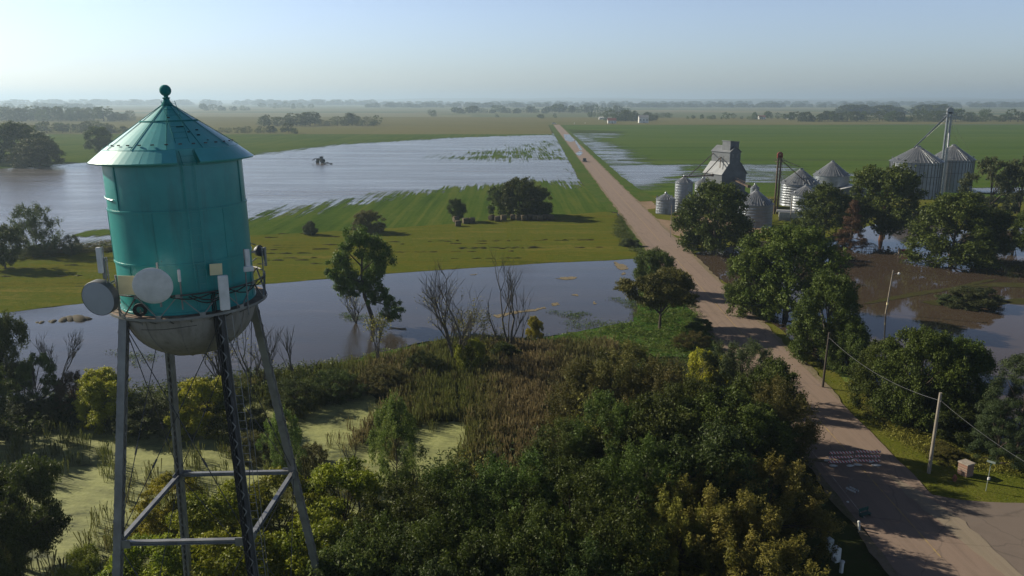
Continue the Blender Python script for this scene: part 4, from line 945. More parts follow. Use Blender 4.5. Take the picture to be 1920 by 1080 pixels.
# tank shell
m = MB()
m.lathe([(RT, ZR - .1), (RT, ZR + 2.35), (RT + .018, ZR + 2.36), (RT + .018, ZR + 4.75), (RT, ZR + 4.76), (RT, ZE + .05), (RT - .1, ZS - .03), (1.5, ZS + .2)], 72)
for z in (ZR + .12, ZR + 2.36, ZR + 4.75, ZE - .12):
    m.lathe([(RT + .012, z - .05), (RT + .045, z - .04), (RT + .045, z + .04), (RT + .012, z + .05)], 72)
def rivets(mb, z0, z1, a, r=RT):
    k = int((z1 - z0) / .13)
    for i in range(k):
        z = z0 + .13 * i; mb.box((r * math.cos(a) + .025 * math.cos(a), r * math.sin(a) + .025 * math.sin(a), z), (.03, .03, .03), a)
tank = m.build('tank', M_teal, tower, True)
for i in range(6):
    for lv, (z0, z1) in enumerate(((ZR + .2, ZR + 2.3), (ZR + 2.45, ZR + 4.7), (ZR + 4.85, ZE - .15))):
        m = MB(); a = R(-90 + i * 60 + lv * 28 - 28); rivets(m, z0, z1, a); m.box(((RT + .02) * math.cos(a), (RT + .02) * math.sin(a), (z0 + z1) / 2), (.03, .10, z1 - z0), a); m.build('seam', M_teal, tank)
# bowl
m = MB(); prof_b = [(RT * math.cos(t), ZR - 2.62 * math.sin(t)) for t in [R(90 * i / 14) for i in range(15)]]
m.lathe(prof_b, 64); bowl = m.build('bowl', M_bowl, tower, True)
m = MB()
for i in range(12):
    a = R(i * 30 + 12); m.path([((r + .012) * math.cos(a), (r + .012) * math.sin(a), z - .012) for r, z in prof_b[:-1]], .022, 5, False)
m.build('seam', M_bowl, bowl, True)
# roof of twelve sheets, a flared skirt with a gap for the ladder
NP = 12; RS, RE = 2.95, 3.61; ZS = ZA - (ZA - ZE) * RS / RE * .97
m = MB()
def rp_(r, a, z): return (r * math.cos(a), r * math.sin(a), z)
A0 = R(-90 - 15 + 3)
for i in range(NP):
    a, b = A0 + i * 2 * math.pi / NP, A0 + (i + 1) * 2 * math.pi / NP
    for j in range(4):
        c, d = a + (b - a) * j / 4, a + (b - a) * (j + 1) / 4
        q = lambda t: 1 - .005 * math.sin(math.pi * t)          # sheets slightly flat between seams
        s0, s1 = q(j / 4), q((j + 1) / 4)
        m.add([rp_(.24, c, ZA - .17), rp_(.24, d, ZA - .17), rp_(RS * s1, d, ZS), rp_(RS * s0, c, ZS)], [(0, 1, 2, 3)])
roof = m.build('roof', M_tealr, tower, True)
m = MB(); gap0, gap1 = R(-64), R(-48)
for i in range(72):
    a, b = 2 * math.pi * i / 72 - math.pi, 2 * math.pi * (i + 1) / 72 - math.pi
    mid = (a + b) / 2
    if gap0 < mid < gap1: continue
    w = .004 * math.sin(i * 2.3)
    m.add([rp_(RS - .05, a, ZS + .03), rp_(RS - .05, b, ZS + .03), rp_(RE, b, ZE + w), rp_(RE, a, ZE + w), rp_(RE - .04, a, ZE - .06), rp_(RE - .04, b, ZE - .06)], [(0, 1, 2, 3), (3, 2, 5, 4)])
m.build('skirt', M_tealr, roof)
m = MB()
for i in range(NP):
    a = A0 + i * 2 * math.pi / NP; m.path([rp_(.24, a, ZA - .15), rp_(RS, a, ZS + .03)], .014, 5)
m.lathe([(1.22, ZA - .17 - (ZA - ZS - .17) * (1.22 - .24) / (RS - .24) + .02), (1.25, ZA - .17 - (ZA - ZS - .17) * (1.25 - .24) / (RS - .24) + .04), (1.30, ZA - .17 - (ZA - ZS - .17) * (1.30 - .24) / (RS - .24) + .02)], 48)
m.build('seam', M_tealm, roof)
m = MB()
for i in range(30):
    a = 2 * math.pi * i / 30; m.box(rp_(2.72, a, ZS + .22), (.05, .14, .05), a)
m.build('cleat', M_steeld, roof)
m = MB()                                              # torn, rusted spots beside the ladder
rr = random.Random(2)
for i in range(6):
    a = R(rr.uniform(-70, -28)); r = rr.uniform(1.0, 2.6); z = ZA - .17 - (ZA - ZS - .17) * (r - .24) / (RS - .24) + .012
    m.box(rp_(r, a, z + .01), (rr.uniform(.03, .07), rr.uniform(.06, .34), .02), M=Matrix.Rotation(a, 3, 'Z') @ Matrix.Rotation(R(43), 3, 'Y'))
m.build('rust_patch', pmat('rust_hole', (.03, .02, .015), (.012, .01, .01), 4, .9), roof)
m = MB(); m.lathe([(.30, ZA - .22), (.22, ZA - .06), (.15, ZA + .02), (.13, ZA + .12), (.17, ZA + .14), (.17, ZA + .18), (.10, ZA + .20), (.10, ZA + .28)], 20)
m.lathe([(.26 * math.sin(t), ZA + .50 - .26 * math.cos(t)) for t in [R(180 * i / 12) for i in range(13)]], 24)
m.build('finial', M_tealm, roof, True)
# ladders
def ladder(mb, p0, p1, w, nr, r=.022, side=None):
    p0, p1 = Vector(p0), Vector(p1); s = side or Vector((1, 0, 0)); s = s.normalized() * w / 2
    for q in (-1, 1): mb.path([p0 + s * q, p1 + s * q], r, 5)
    for i in range(nr): c = p0.lerp(p1, (i + .5) / nr); mb.path([c - s, c + s], r * .7, 4)
am = R(-57); tg = Vector((-math.sin(am), math.cos(am), 0))
m = MB(); ladder(m, rp_(.3, am, ZA + .02), rp_(RE + .05, am, ZE - .12), .58, 11, .015, tg); m.build('roof_ladder', M_tealm, tower, True)
m = MB(); a2 = R(-57); tg2 = Vector((-math.sin(a2), math.cos(a2), 0)); ladder(m, rp_(RT + .16, a2, ZE + .1), rp_(RT + .16, a2, ZR), .50, 22, .02, tg2)
for z in (ZR + .6, ZR + 2.2, ZR + 3.9, ZR + 5.6):
    for q in (-.25, .25):
        p = Vector(rp_(RT, a2, z)) + tg2 * q; m.path([p, p + Vector(rp_(.16, a2, 0))], .015, 4)
m.build('tank_ladder', M_teal, tower, True)
m = MB(); m.path([rp_(RT + .05, R(-158 + i * 2), ZR + 5.35 - i * .006) for i in range(16)], .03, 6); m.build('wall_pipe', M_teal, tower, True)
# balcony and lattice railing
RB = 3.59
m = MB(); m.lathe([(RT - .05, ZR - .02), (RT - .05, ZR + .045), (RB, ZR + .045), (RB, ZR - .03), (RT - .05, ZR - .02)], 60); bal = m.build('balcony', M_rust, tower)
m = MB(); m.lathe([(RB + .005, ZR - .06), (RB + .03, ZR - .06), (RB + .03, ZR + .055), (RB + .005, ZR + .055), (RB + .005, ZR - .06)], 60); m.build('edge_beam', M_steel, bal)
m = MB()
for i in range(24):
    a = R(i * 15 + 7); m.bar(rp_(RT - .02, a, ZR - .32), rp_(RB, a, ZR - .06), .05, .05)
m.build('bracket', M_steel, bal)
rail = MB(); zr = ZR + 1.08
rail.path([rp_(RB, R(i * 6), zr) for i in range(61)], .038, 6, False)
rl = rail.build('railing', M_steeld, tower, True)
m = MB()
for i in range(12):
    a, b, c = R(i * 30 - 90), R(i * 30 - 75), R(i * 30 - 60)
    m.bar(rp_(RB, a, ZR + .05), rp_(RB, b, zr), .075, .035); m.bar(rp_(RB, b, zr), rp_(RB, c, ZR + .05), .075, .035)
    m.box(rp_(RB + .02, b, zr - .03), (.03, .2, .16), b); m.box(rp_(RB + .02, a, ZR + .12), (.03, .24, .16), a)
m.build('railing_brace', M_steel, rl)
# legs
ST, SL = 2.20, .084
def lp(sx, sy, z): k = ZR - z; return Vector((sx * (ST + k * SL) - .016 * k + (.018 * k if sx > 0 and sy > 0 else 0), sy * (ST + k * .128), z))
def leg(sx, sy, openx, mats):
    top, bot = lp(sx, sy, ZR - .05), lp(sx, sy, 0); d = (bot - top).normalized()
    a = Vector((0, 1, 0)) if openx else Vector((1, 0, 0)); a = (a - d * d.dot(a)).normalized(); b = d.cross(a)
    m = MB(); w = .17
    for q in (-1, 1):
        m.bar(top + a * q * w, bot + a * q * w, .36 if True else 0, .022, up=a)   # channel webs
        for s in (-1, 1): m.bar(top + a * q * (w - .05) + b * s * .17, bot + a * q * (w - .05) + b * s * .17, .022, .11, up=a)
    L = m.build('leg', mats[0], tower)
    n = 62; le = (bot - top).length
    for s in (-1, 1):
        m = MB()
        for i in range(n):
            p = top + d * le * i / n; q = top + d * le * (i + 1) / n; k = 1 if i % 2 else -1
            m.bar(p + a * k * .15 + b * s * .205, q - a * k * .15 + b * s * .205, .05, .02, up=b)
        m.build('lacing', mats[1], L)
    return L
legs = {}
legs['lf'] = leg(-1, -1, True, (M_steel, M_steel)); legs['rf'] = leg(1, -1, False, (M_steeld, M_steel)); legs['rb'] = leg(1, 1, True, (M_steel, M_steel)); legs['lb'] = leg(-1, 1, False, (M_steel, M_steel))  # right front leg gets darker steel to stand in for its shade
for k, l in (('lf', 'leg with a plain grey face'), ('rf', 'laced front leg, dark with painted shade'), ('rb', 'grey leg splayed to the right'), ('lb', 'grey back leg behind the bowl')): legs[k]['label'] = l
# struts, gusset plates and tie rods
ZT = 14.5
cor = [(-1, -1), (1, -1), (1, 1), (-1, 1)]
for i in range(4):
    p, q = lp(*cor[i], ZT), lp(*cor[(i + 1) % 4], ZT); e = (q - p).normalized(); m = MB()
    for s in (-.09, .09): m.bar(p + e * .15 + Vector((0, 0, s)), q - e * .15 + Vector((0, 0, s)), .22, .035)
    m.bar(p + e * .15, q - e * .15, .05, .17)
    st = m.build('strut', M_steel, tower)
    m = MB(); n_ = Vector((e.y, -e.x, 0))
    for c, s in ((p, 1), (q, -1)): m.bar(c + e * s * .12 + n_ * .12, c + e * s * .62 + n_ * .12, .02, .42)
    m.build('gusset', M_steel, st)
    m = MB()
    for (u, v, z0, z1) in ((cor[i], cor[(i + 1) % 4], ZR - .5, ZT + .1), (cor[(i + 1) % 4], cor[i], ZR - .5, ZT + .1), (cor[i], cor[(i + 1) % 4], ZT - .1, .6), (cor[(i + 1) % 4], cor[i], ZT - .1, .6)):
        a_, b_ = lp(*u, z0), lp(*v, z1); m.path([a_, b_], .022, 5); c = a_.lerp(b_, .62); m.path([c, a_.lerp(b_, .66)], .05, 6)
    m.build('tie_rod', M_steeld, tower, True)
for s in cor:
    b = lp(*s, 0); MB().box((b.x, b.y, .25), (1.0, 1.0, .6)).build('footing', pmat('footing_concrete', (.32, .30, .27), (.24, .22, .2), 2) if 'footing_concrete' not in bpy.data.materials else bpy.data.materials['footing_concrete'], tower)
# leg ladder and cable runs
m = MB(); a_, b_ = lp(1, -1, ZR - .2), lp(1, -1, 1.5); ladder(m, a_ + Vector((.42, -.02, 0)), b_ + Vector((.42, -.02, 0)), .34, 60, .016, Vector((1, 0, 0))); m.build('leg_ladder', M_steel, tower, True)
m = MB()
for dx in (-.14, -.06, .02): m.path([lp(1, -1, z) + Vector((dx - .05, -.24 + .02 * math.sin(z), 0)) for z in (26.4, 25.6, 24.6, 20, 14, 8, 1)], .028, 5)
for k in range(5): m.path([rp_(RB + .02, R(-80 + k * 14 + j * 7), zr - .05 - .16 * math.sin(math.pi * j / 4) * (1 + k % 2)) for j in range(5)], .03, 5)
m.path([rp_(RB + .02, R(-40 - j * 4), zr - .08 - .4 * math.sin(math.pi * j / 7)) for j in range(8)], .03, 5)
m.path([(x, -RT - .62, ZR - .3 - .12 * math.sin((x + 1.6) * 1.1)) for x in (-.8, -.3, .2, .7, 1.2, 1.7)], .015, 4)
m.build('cable', M_black, tower, True)
m = MB(); m.path([(2.95, -2.0, ZR + .9), (3.1, -2.0, ZR - 1.0), (3.12, -2.0, 1)], .016, 5); m.build('ground_wire', M_steel, tower, True)

# ---- aerials hung on the railing: each could be unbolted and taken away
TXA = TX + LEAN * (ZA - ZR)
def W(px, py, rad, side=-1):
    """Point of the tower at radius rad seen at a pixel (front half)."""
    u, v = (px - 960) / FPX, (py - 540) / FPX
    d = Vector((u, math.cos(PITCH) - v * math.sin(PITCH), -math.sin(PITCH) - v * math.cos(PITCH))); o_ = Vector((-TXA, -TY, CAMH))
    A = d.x ** 2 + d.y ** 2; B = 2 * (o_.x * d.x + o_.y * d.y); C = o_.x ** 2 + o_.y ** 2 - rad ** 2; D = B * B - 4 * A * C
    t = (-B + side * math.sqrt(max(0, D))) / (2 * A); return o_ + d * t + Vector((TXA, TY, 0))
def facing(yaw, pitch=0.0): return Matrix.Rotation(yaw, 3, 'Z') @ Matrix.Rotation(-pitch, 3, 'X')
def dish(P, r, yaw, pitch, label, depth, drum, mat):
    o = thing('dish_antenna', P, label, 'antenna'); M = facing(yaw, pitch) @ Matrix.Rotation(R(90), 3, 'X')   # +z of the profile faces -y
    if drum:
        MB().lathe([(r, -depth), (r, 0), (r * .985, .03), (r * .97, .0), (r * .97, -depth), (r, -depth)], 40, M=M).build('drum', M_steeldrum, o, True)
        MB().lathe([(r * .97, .012), (r * .8, .03), (r * .4, .05), (0, .055)], 40, M=M).build('radome', mat, o, True)
        MB().lathe([(r, -depth), (r * .75, -depth - .18), (r * .3, -depth - .3), (0, -depth - .32)], 40, M=M).build('back_shell', M_steel, o, True)
    else:
        MB().lathe([(0, .02), (r * .4, .015), (r * .8, -.01), (r * .97, -.035), (r, -.06), (r * .99, -.10), (r * .7, -.2), (r * .3, -.28), (0, -.3)], 40, M=M).build('reflector', mat, o, True)
    m = MB(); C = Vector((TXA, TY, P[2])) - P; C.z = 0; C.normalize(); b = C * (.9 if drum else .7)
    m.path([C * .3, b], .06, 6); m.path([b + Vector((0, 0, .9)), b + Vector((0, 0, -1.1))], .055, 8); m.path([C * .25 + Vector((0, 0, .35)), b + Vector((0, 0, .6))], .03, 5); m.path([C * .25 - Vector((0, 0, .35)), b - Vector((0, 0, .7))], .03, 5)
    m.build('mount', M_steel, o, True); return o
M_steeldrum = pmat('drum_grey', (.10, .115, .125), (.16, .17, .18), 3, .5, .2)
M_rad = pmat('blue_grey_radome', (.40, .43, .47), (.36, .39, .43), 1.0, .5)
dish(W(184, 560, 4.45), .80, R(-10), R(-6), 'round drum dish with dark rim hung out left of the balcony', .36, True, M_rad)
dish(W(286, 537, 4.25), .83, R(13), R(-8), 'round white dish facing forward before the cream panel', 0, False, M_white)
dish(W(488, 470, 4.0, 1), .30, R(70), R(15), 'small dark dish on the right of the balcony', .06, True, M_steeld)
def panel(P, w, h, d, label, yaw=0.0, tilt=0.0, mat=None, pole=1.2, name='panel_antenna', roll=0.0):
    o = thing(name, P, label, 'antenna'); Mx = Matrix.Rotation(yaw, 3, 'Z') @ Matrix.Rotation(roll, 3, 'Y') @ Matrix.Rotation(tilt, 3, 'X')
    m = MB(); m.box((0, 0, 0), (w, d, h), M=Mx); me = m.build('housing', mat or M_white, o); bv = me.modifiers.new('bevel', 'BEVEL'); bv.width = min(w, d) * .25; bv.segments = 2
    m = MB(); C = Vector((TXA, TY, P[2])) - P; C.z = 0; C.normalize()
    m.path([C * (d * .5 + .1) + Vector((0, 0, h * .5)), C * (d * .5 + .1) - Vector((0, 0, h * .5 + pole))], .035, 6)
    for z in (-.35, .35): m.path([Vector((0, 0, z * h)), C * (d * .5 + .14) + Vector((0, 0, z * h))], .03, 5)
    m.build('mount', M_steel, o, True); return o
panel(W(187, 488, 4.35), .22, 1.15, .16, 'white upright panel aerial above the drum dish', pole=.9)
panel(W(195, 503, 4.2), .16, .95, .12, 'grey panel aerial just right of the white one over the drum dish', mat=M_steel, pole=.7)
panel(W(420, 549, RB + .2), .44, 1.62, .2, 'tall wide white panel aerial in front of the right railing', R(25), pole=.2)
panel(W(464, 486, RB + .25), .22, .95, .16, 'white panel aerial with a box below, at the right wall of the tank', R(40), pole=2.2)
panel(W(466, 504, RB + .3), .45, .26, .18, 'white box under the right hand panel aerial', R(30), pole=.2, name='radio_box')
panel(W(336, 517, RB + .1), .13, .55, .12, 'small white aerial on a dark mast at the middle railing', R(22), pole=1.3)
panel(W(497, 481, 4.1, 1), .14, 1.0, .12, 'slim grey panel aerial on the right of the balcony beside the dark dish', R(60), mat=M_steel, pole=1.0)
def board(P, w, h, label, yaw, roll=0.0):
    o = thing('cream_board', P, label, 'panel'); Mx = Matrix.Rotation(yaw, 3, 'Z') @ Matrix.Rotation(roll, 3, 'Y')
    m = MB(); m.box((0, 0, 0), (w, .03, h), M=Mx); m.build('face', M_cream, o)
    m = MB()
    for z in (-.3, .3): m.box(Mx @ Vector((0, .035, z * h)), (w * .9, .04, .05), M=Mx)
    for x in (-.3, .3): m.bar(Mx @ Vector((x * w, .03, 0)), Mx @ Vector((x * w, .45, 0)), .04)
    m.build('bracket', M_steel, o)
board(W(241, 535, RT + .55), .88, .86, 'larger cream square board on the left of the tank behind the white dish', R(4), R(2))
board(W(405, 505, RT + .30), .54, .52, 'smaller cream square board on the tank above the tall white aerial', R(30), R(2))
m = MB(); P = W(241, 575, RB - .1); o = thing('coil_housing', P, 'round dark cable coil on the balcony below the white dish', 'cable coil'); m.lathe([(.16, -.06), (.3, -.06), (.3, .06), (.16, .06), (.16, -.06)], 24, (.5, 0, -.15), M=Matrix.Rotation(R(90), 3, 'X') @ Matrix.Rotation(R(15), 3, 'Y')); m.build('coil', M_black, o, True); MB().path([(.5, .02, -.15), (.5, .05, -.9)], .03, 6).build('stand', M_steel, o)
# ------------------------------------------------------------------ grain elevator yard
def corr(name, c1, c2, scale=9.0, vert=True, rough=.40, metal=.75, stain=.35):
    n = NT(name); v = n.pos(obj=True)
    w = n.new('ShaderNodeTexWave'); w.wave_type = 'BANDS'; w.bands_direction = 'Z'; w.inputs['Scale'].default_value = scale; n.link(v, w.inputs['Vector'])
    st = n.noise(n.pos((1.2, 1.2, .12), obj=True), 1.0, 5, .65); bl = n.noise(n.pos((.5, .5, .9), obj=True), .8, 4)
    c = n.ramp(bl, [(.3, c1), (.7, c2)]); c = n.mix(n.math('MULTIPLY', n.ramp(st, [(.5, (0, 0, 0)), (.8, (1, 1, 1))]), stain), c, tuple(x * .45 for x in c1))
    n.bump(w.outputs['Fac'], .35, .03); return n.set(rough, metal, .5, c)
M_binw = corr('bin_wall', (.20, .222, .248), (.27, .292, .32))
M_binr = pmat('bin_roof', (.21, .23, .25), (.28, .30, .32), .6, .38, .75, bump=.05)
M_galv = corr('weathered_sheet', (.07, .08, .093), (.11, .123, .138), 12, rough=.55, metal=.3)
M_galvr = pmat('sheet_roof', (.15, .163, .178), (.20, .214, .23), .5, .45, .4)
M_rib = pmat('bin_rib', (.46, .47, .48), (.56, .57, .58), .6, .34, .7)
M_redp = pmat('red_head_paint', (.22, .035, .022), (.13, .03, .02), 3, .5)
M_brownm = pmat('rusty_conveyor', (.13, .085, .06), (.08, .06, .045), 2, .6, .2)

def bin_(px, py, dia, hw_, hr, label, ribs=28, collars=0, legs_=0, cap=True, vents=6, stiff=0, z0=0.0, name='grain_bin', base=None):
    P = base or at(px, py); o = thing(name, P, label, 'grain bin', 'round steel grain bins'); r = dia / 2
    m = MB(); prof = [(r * .985, z0)]; z = z0; k = 0
    while z < z0 + hw_ - .01:
        z1 = min(z0 + hw_, z + .82); prof += [(r, z + .06), (r, z1 - .06), (r * .992, z1)]; z = z1
    m.lathe(prof, 48)
    if legs_: m.lathe([(r * .98, z0), (r * .3, z0 - legs_ * .75), (r * .1, z0 - legs_ * .8)], 40)
    w = m.build('wall', M_binw, o, True)
    if stiff:
        m = MB()
        for i in range(stiff): a = 2 * math.pi * i / stiff; m.box(((r + .06) * math.cos(a), (r + .06) * math.sin(a), z0 + hw_ / 2), (.12, .16, hw_), a)
        for q in (.93, .6): m.lathe([(r + .10, z0 + hw_ * q - .06), (r + .17, z0 + hw_ * q), (r + .10, z0 + hw_ * q + .06)], 48)
        m.build('stiffener', M_steeld, w)
    e = r * 1.045; zt = z0 + hw_ - .12; rc = max(.35, r * .10)
    m = MB(); m.lathe([(e, zt - .05), (e, zt), (rc, zt + hr)], 64); rf = m.build('roof', M_binr, o)
    m = MB()
    for i in range(ribs):
        a = 2 * math.pi * i / ribs; m.path([(e * math.cos(a), e * math.sin(a), zt + .03), (rc * math.cos(a), rc * math.sin(a), zt + hr + .02)], .085 if r > 3 else .05, 4)
    m.build('rib', M_rib, rf)
    if vents:
        m = MB()
        for i in range(vents):
            a = 2 * math.pi * (i + .3) / vents; q = .86; rr_ = e * q + rc * (1 - q); zz = zt + hr * (1 - q); m.path([(rr_ * math.cos(a), rr_ * math.sin(a), zz), (rr_ * math.cos(a), rr_ * math.sin(a), zz + .55), (rr_ * 1.05 * math.cos(a), rr_ * 1.05 * math.sin(a), zz + .6)], .22, 8)
        m.build('vent', M_galvr, rf, True)
    if collars:
        m = MB(); q = .55; m.lathe([(e * q + rc * .5, zt + hr * (1 - q) - .05), (e * q + rc * .5 + .05, zt + hr * (1 - q) + .18), (e * q + rc * .4, zt + hr * (1 - q) + .22)], 40); m.build('ring', M_galvr, rf)
    if cap: m = MB(); m.lathe([(rc * 1.1, zt + hr - .05), (rc * 1.1, zt + hr + .35), (rc * .5, zt + hr + .6), (0, zt + hr + .62)], 20); m.build('cap', M_binr, o, True)
    if legs_:
        m = MB()
        for i in range(8): a = 2 * math.pi * i / 8; m.bar((r * .97 * math.cos(a), r * .97 * math.sin(a), z0), (r * .97 * math.cos(a), r * .97 * math.sin(a), 0), .18)
        m.build('support', M_binr, o)
    m = MB()
    a = R(-150); ladder(m, ((r + .15) * math.cos(a), (r + .15) * math.sin(a), z0 + hw_), ((r + .15) * math.cos(a), (r + .15) * math.sin(a), max(0, z0 - .5)), .5, int(hw_ / .5), .03, Vector((-math.sin(a), math.cos(a), 0))); m.build('ladder', M_binr, o)
    m = MB(); a = R(-95); m.box(((r + .04) * math.cos(a), (r + .04) * math.sin(a), z0 + 1.1), (.1, .9, 1.9), a); m.build('door', M_galvr, o)
    return o
bin_(1247, 401, 6.0, 4.9, 1.6, 'short wide grain bin, leftmost beside the dirt drive', 20, vents=3)
bin_(1280, 398, 5.6, 9.8, 1.6, 'tall narrow grain bin next to the leftmost short one', 14, vents=0)
bin_(1316, 394, 5.4, 9.0, 1.5, 'tall narrow grain bin in front of the grey elevator', 14, vents=0)
bin_(1414, 424, 9.6, 6.6, 3.6, 'ribbed roof grain bin half hidden by the large dark tree', 36, vents=8)
bin_(1414, 373, 3.2, 4.2, 1.0, 'tiny grain bin behind the elevator conveyor', 12, vents=0)
bin_(1497, 385, 12.6, 7.6, 4.6, 'collared grain bin behind the red bucket lift', 36, 1, vents=10)
bin_(1507, 407, 8.4, 7.2, 2.5, 'smaller grain bin in front of the collared one', 28, vents=6)
bin_(1556, 364, 12.9, 4.0, 4.9, 'hopper bottom grain bin right of the collared one', 34, vents=6, z0=3.4, legs_=3.2)
bin_(1711, 369, 17.8, 13.2, 5.2, 'bigger nearer bin of the two tall bins at right', 40, vents=8, stiff=40)
bin_(1778, 358, 15.8, 12.6, 5.2, 'farther bin of the two tall bins at right behind the steel tower', 40, vents=8, stiff=40)

# wooden house elevator clad in grey sheet
EA = Vector((-.42, .91, 0)).normalized(); EB = Vector((.91, .42, 0)).normalized()
def elevator():
    C0 = at(1350, 392); o = thing('grain_elevator', C0, 'tall grey sheet clad country grain elevator with stepped roof and cupola', 'grain elevator')
    M = Matrix((EB, EA, Vector((0, 0, 1)))).transposed()          # local x along the gable, y back along the side
    Lw, L = 10.0, 9.3
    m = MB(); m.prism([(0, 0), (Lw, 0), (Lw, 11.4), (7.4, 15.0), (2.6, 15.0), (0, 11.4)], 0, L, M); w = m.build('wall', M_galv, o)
    m = MB()
    for (a, b) in (((-.35, 11.15), (2.75, 15.05)), ((Lw + .35, 11.15), (7.25, 15.05))):
        n_ = Vector((b[1] - a[1], 0, a[0] - b[0])).normalized() * .1 * (-1 if a[0] < 5 else 1)
        m.prism([a, b, (b[0] + n_.x, b[1] + n_.z), (a[0] + n_.x, a[1] + n_.z)], -.3, L + .3, M)
    m.build('lower_roof', M_galvr, o)
    m = MB(); m.prism([(2.8, 13.9), (7.2, 13.9), (7.2, 18.5), (5, 20.2), (2.8, 18.5)], .02, L - .02, M); m.build('headhouse', M_galv, o)
    m = MB()
    for (a, b) in (((2.5, 18.3), (5.0, 20.32)), ((7.5, 18.3), (5.0, 20.32))):
        n_ = Vector((b[1] - a[1], 0, a[0] - b[0])).normalized() * .1 * (-1 if a[0] < 5 else 1)
        m.prism([a, b, (b[0] + n_.x, b[1] + n_.z), (a[0] + n_.x, a[1] + n_.z)], -.28, L + .28, M)
    m.build('upper_roof', M_galvr, o)
    m = MB(); m.prism([(3.2, 18.6), (6.8, 18.6), (6.8, 21.7), (3.2, 22.0)], .6, 4.6, M); cu = m.build('cupola', M_galv, o)
    m = MB(); m.prism([(3.0, 21.97), (7.0, 21.65), (7.0, 21.80), (3.0, 22.12)], .4, 4.8, M); m.build('cupola_roof', M_galvr, cu)
    m = MB()
    for x, y0, y1, z0, z1 in ((-.03, 3.2, 4.0, 15.6, 17.0), (-.03, 5.4, 6.2, 15.6, 17.0)): m.box(M @ Vector((2.78, (y0 + y1) / 2, (z0 + z1) / 2)), (.06, y1 - y0, z1 - z0), M=M)
    for x in (4.0, 5.8): m.box(M @ Vector((x, -.01, 17.2)), (.8, .06, 1.2), M=M)
    m.build('window', pmat('dusty_pane', (.16, .17, .18), (.1, .11, .12), 2, .3), o)
    m = MB(); m.box(M @ Vector((3.4, -.03, 1.9)), (3.2, .08, 3.6), M=M); m.build('door', pmat('dark_door', (.09, .085, .08), (.06, .055, .05), 2, .7), o)
    m = MB(); m.prism([(10.0, 0), (13.4, 0), (13.4, 4.2), (10.0, 6.0)], 1.5, 8.0, M); m.build('lean_to', M_galv, o)
    # spouts leave the headhouse and run to the bins
    X = lambda px, py, z: at(px, py, z) - C0
    m = MB(); hd = M @ Vector((2.7, 4.5, 16.6)); m.path([hd, X(1318, 331, 12.6)], .16, 6); m.path([hd, hd + Vector((-1.0, -3.6, -3.2))], .14, 6); m.path([M @ Vector((2.7, 8.5, 17.6)), X(1290, 331, 12.8)], .16, 6); m.build('spout', M_brownm, o, True)
    return o
elevator()
# conveyor bridge above the two narrow bins, and the one to the ribbed bin
def conveyor(p, q, w, label, mat, rail=True):
    o = thing('conveyor', p, label, 'conveyor'); q = Vector(q) - Vector(p); m = MB(); m.bar((0, 0, 0), q, w, .35); m.build('trough', mat, o)
    m = MB(); n = max(3, int(q.length / 1.5))
    for i in range(n + 1):
        c = q * (i / n); m.bar(c + Vector((0, 0, .15)), c + Vector((0, 0, .9)), .06)
    m.bar(Vector((0, 0, .9)), q + Vector((0, 0, .9)), .06); m.build('rail', mat, o); m = MB(); m.box(q + Vector((0, 0, .1)), (w * 1.3, w * 1.3, .8)); m.build('drive_box', mat, o); return o
conveyor(at(1279, 331, 12.1), at(1336, 329, 12.6), .5, 'rusty conveyor bridge across the tops of the two narrow bins', M_brownm)
conveyor(at(1377, 337, 9.5), at(1404, 350, 9.3), .8, 'rusty covered conveyor from the elevator to the ribbed bin', M_brownm, False)
# bucket lifts
def lift(px, py, h, label, head, mat, w=.5, lattice=False):
    P = at(px, py); o = thing('bucket_lift', P, label, 'bucket lift'); m = MB()
    for dx in (-w, w): m.box((dx, 0, h / 2), (w * 1.0, w * 1.1, h))
    leg_ = m.build('leg', mat, o)
    m = MB()
    for i in range(int(h / 1.6)):
        z = i * 1.6; s = 1 if i % 2 else -1; m.bar((-s * w, -w * .75, z), (s * w, -w * .75, z + 1.6), .09)
    m.build('brace', mat, leg_)
    m = MB(); m.lathe([(.2, -w * .7), (w * 1.9, -w * .7), (w * 1.9, w * .7), (.2, w * .7)], 24, (0, 0, h), M=Matrix.Rotation(R(90), 3, 'X')); m.box((w * 1.2, 0, h - w), (w * 1.6, w * 1.2, w * 1.6)); m.box((0, 0, h - w * 1.5), (w * 3.6, w * 1.4, w * 1.2)); m.build('head', head, o, True)
    m = MB(); m.box((0, 0, h - 2.2), (w * 5, w * 5, .1))
    for x in (-1, 1):
        for y in (-1, 1): m.bar((x * w * 2.4, y * w * 2.4, h - 2.2), (x * w * 2.4, y * w * 2.4, h - 1.1), .07)
    for x in (-1, 1): m.bar((x * w * 2.4, -w * 2.4, h - 1.1), (x * w * 2.4, w * 2.4, h - 1.1), .06); m.bar((-w * 2.4, x * w * 2.4, h - 1.1), (w * 2.4, x * w * 2.4, h - 1.1), .06)
    m.build('platform', mat, o)
    m = MB(); ladder(m, (w * 1.75, -.1, h - 1), (w * 1.75, -.1, .3), .45, int(h / .5), .03); m.build('ladder', mat, o); return o, P
l1, P1 = lift(1454, 402, 18.6, 'dark rusty bucket lift with a red head between the round bins', M_redp, M_brownm, .45)
m = MB(); hd = Vector((0, 0, 17.4)); m.path([hd, at(1498, 312, 12.6) - P1], .14, 6); m.path([hd, at(1515, 345, 9.9) - P1], .13, 6)
for dx, dy in ((-5, 3), (5, 4), (6, -4), (-5, -4)): m.path([Vector((0, 0, 15)), Vector((dx, dy, 0))], .03, 4)
m.build('spout', M_brownm, l1, True)
l2, P2 = lift(1762, 366, 31.3, 'tall galvanized bucket lift tower between the two tall bins', M_binr, M_binr, .62)
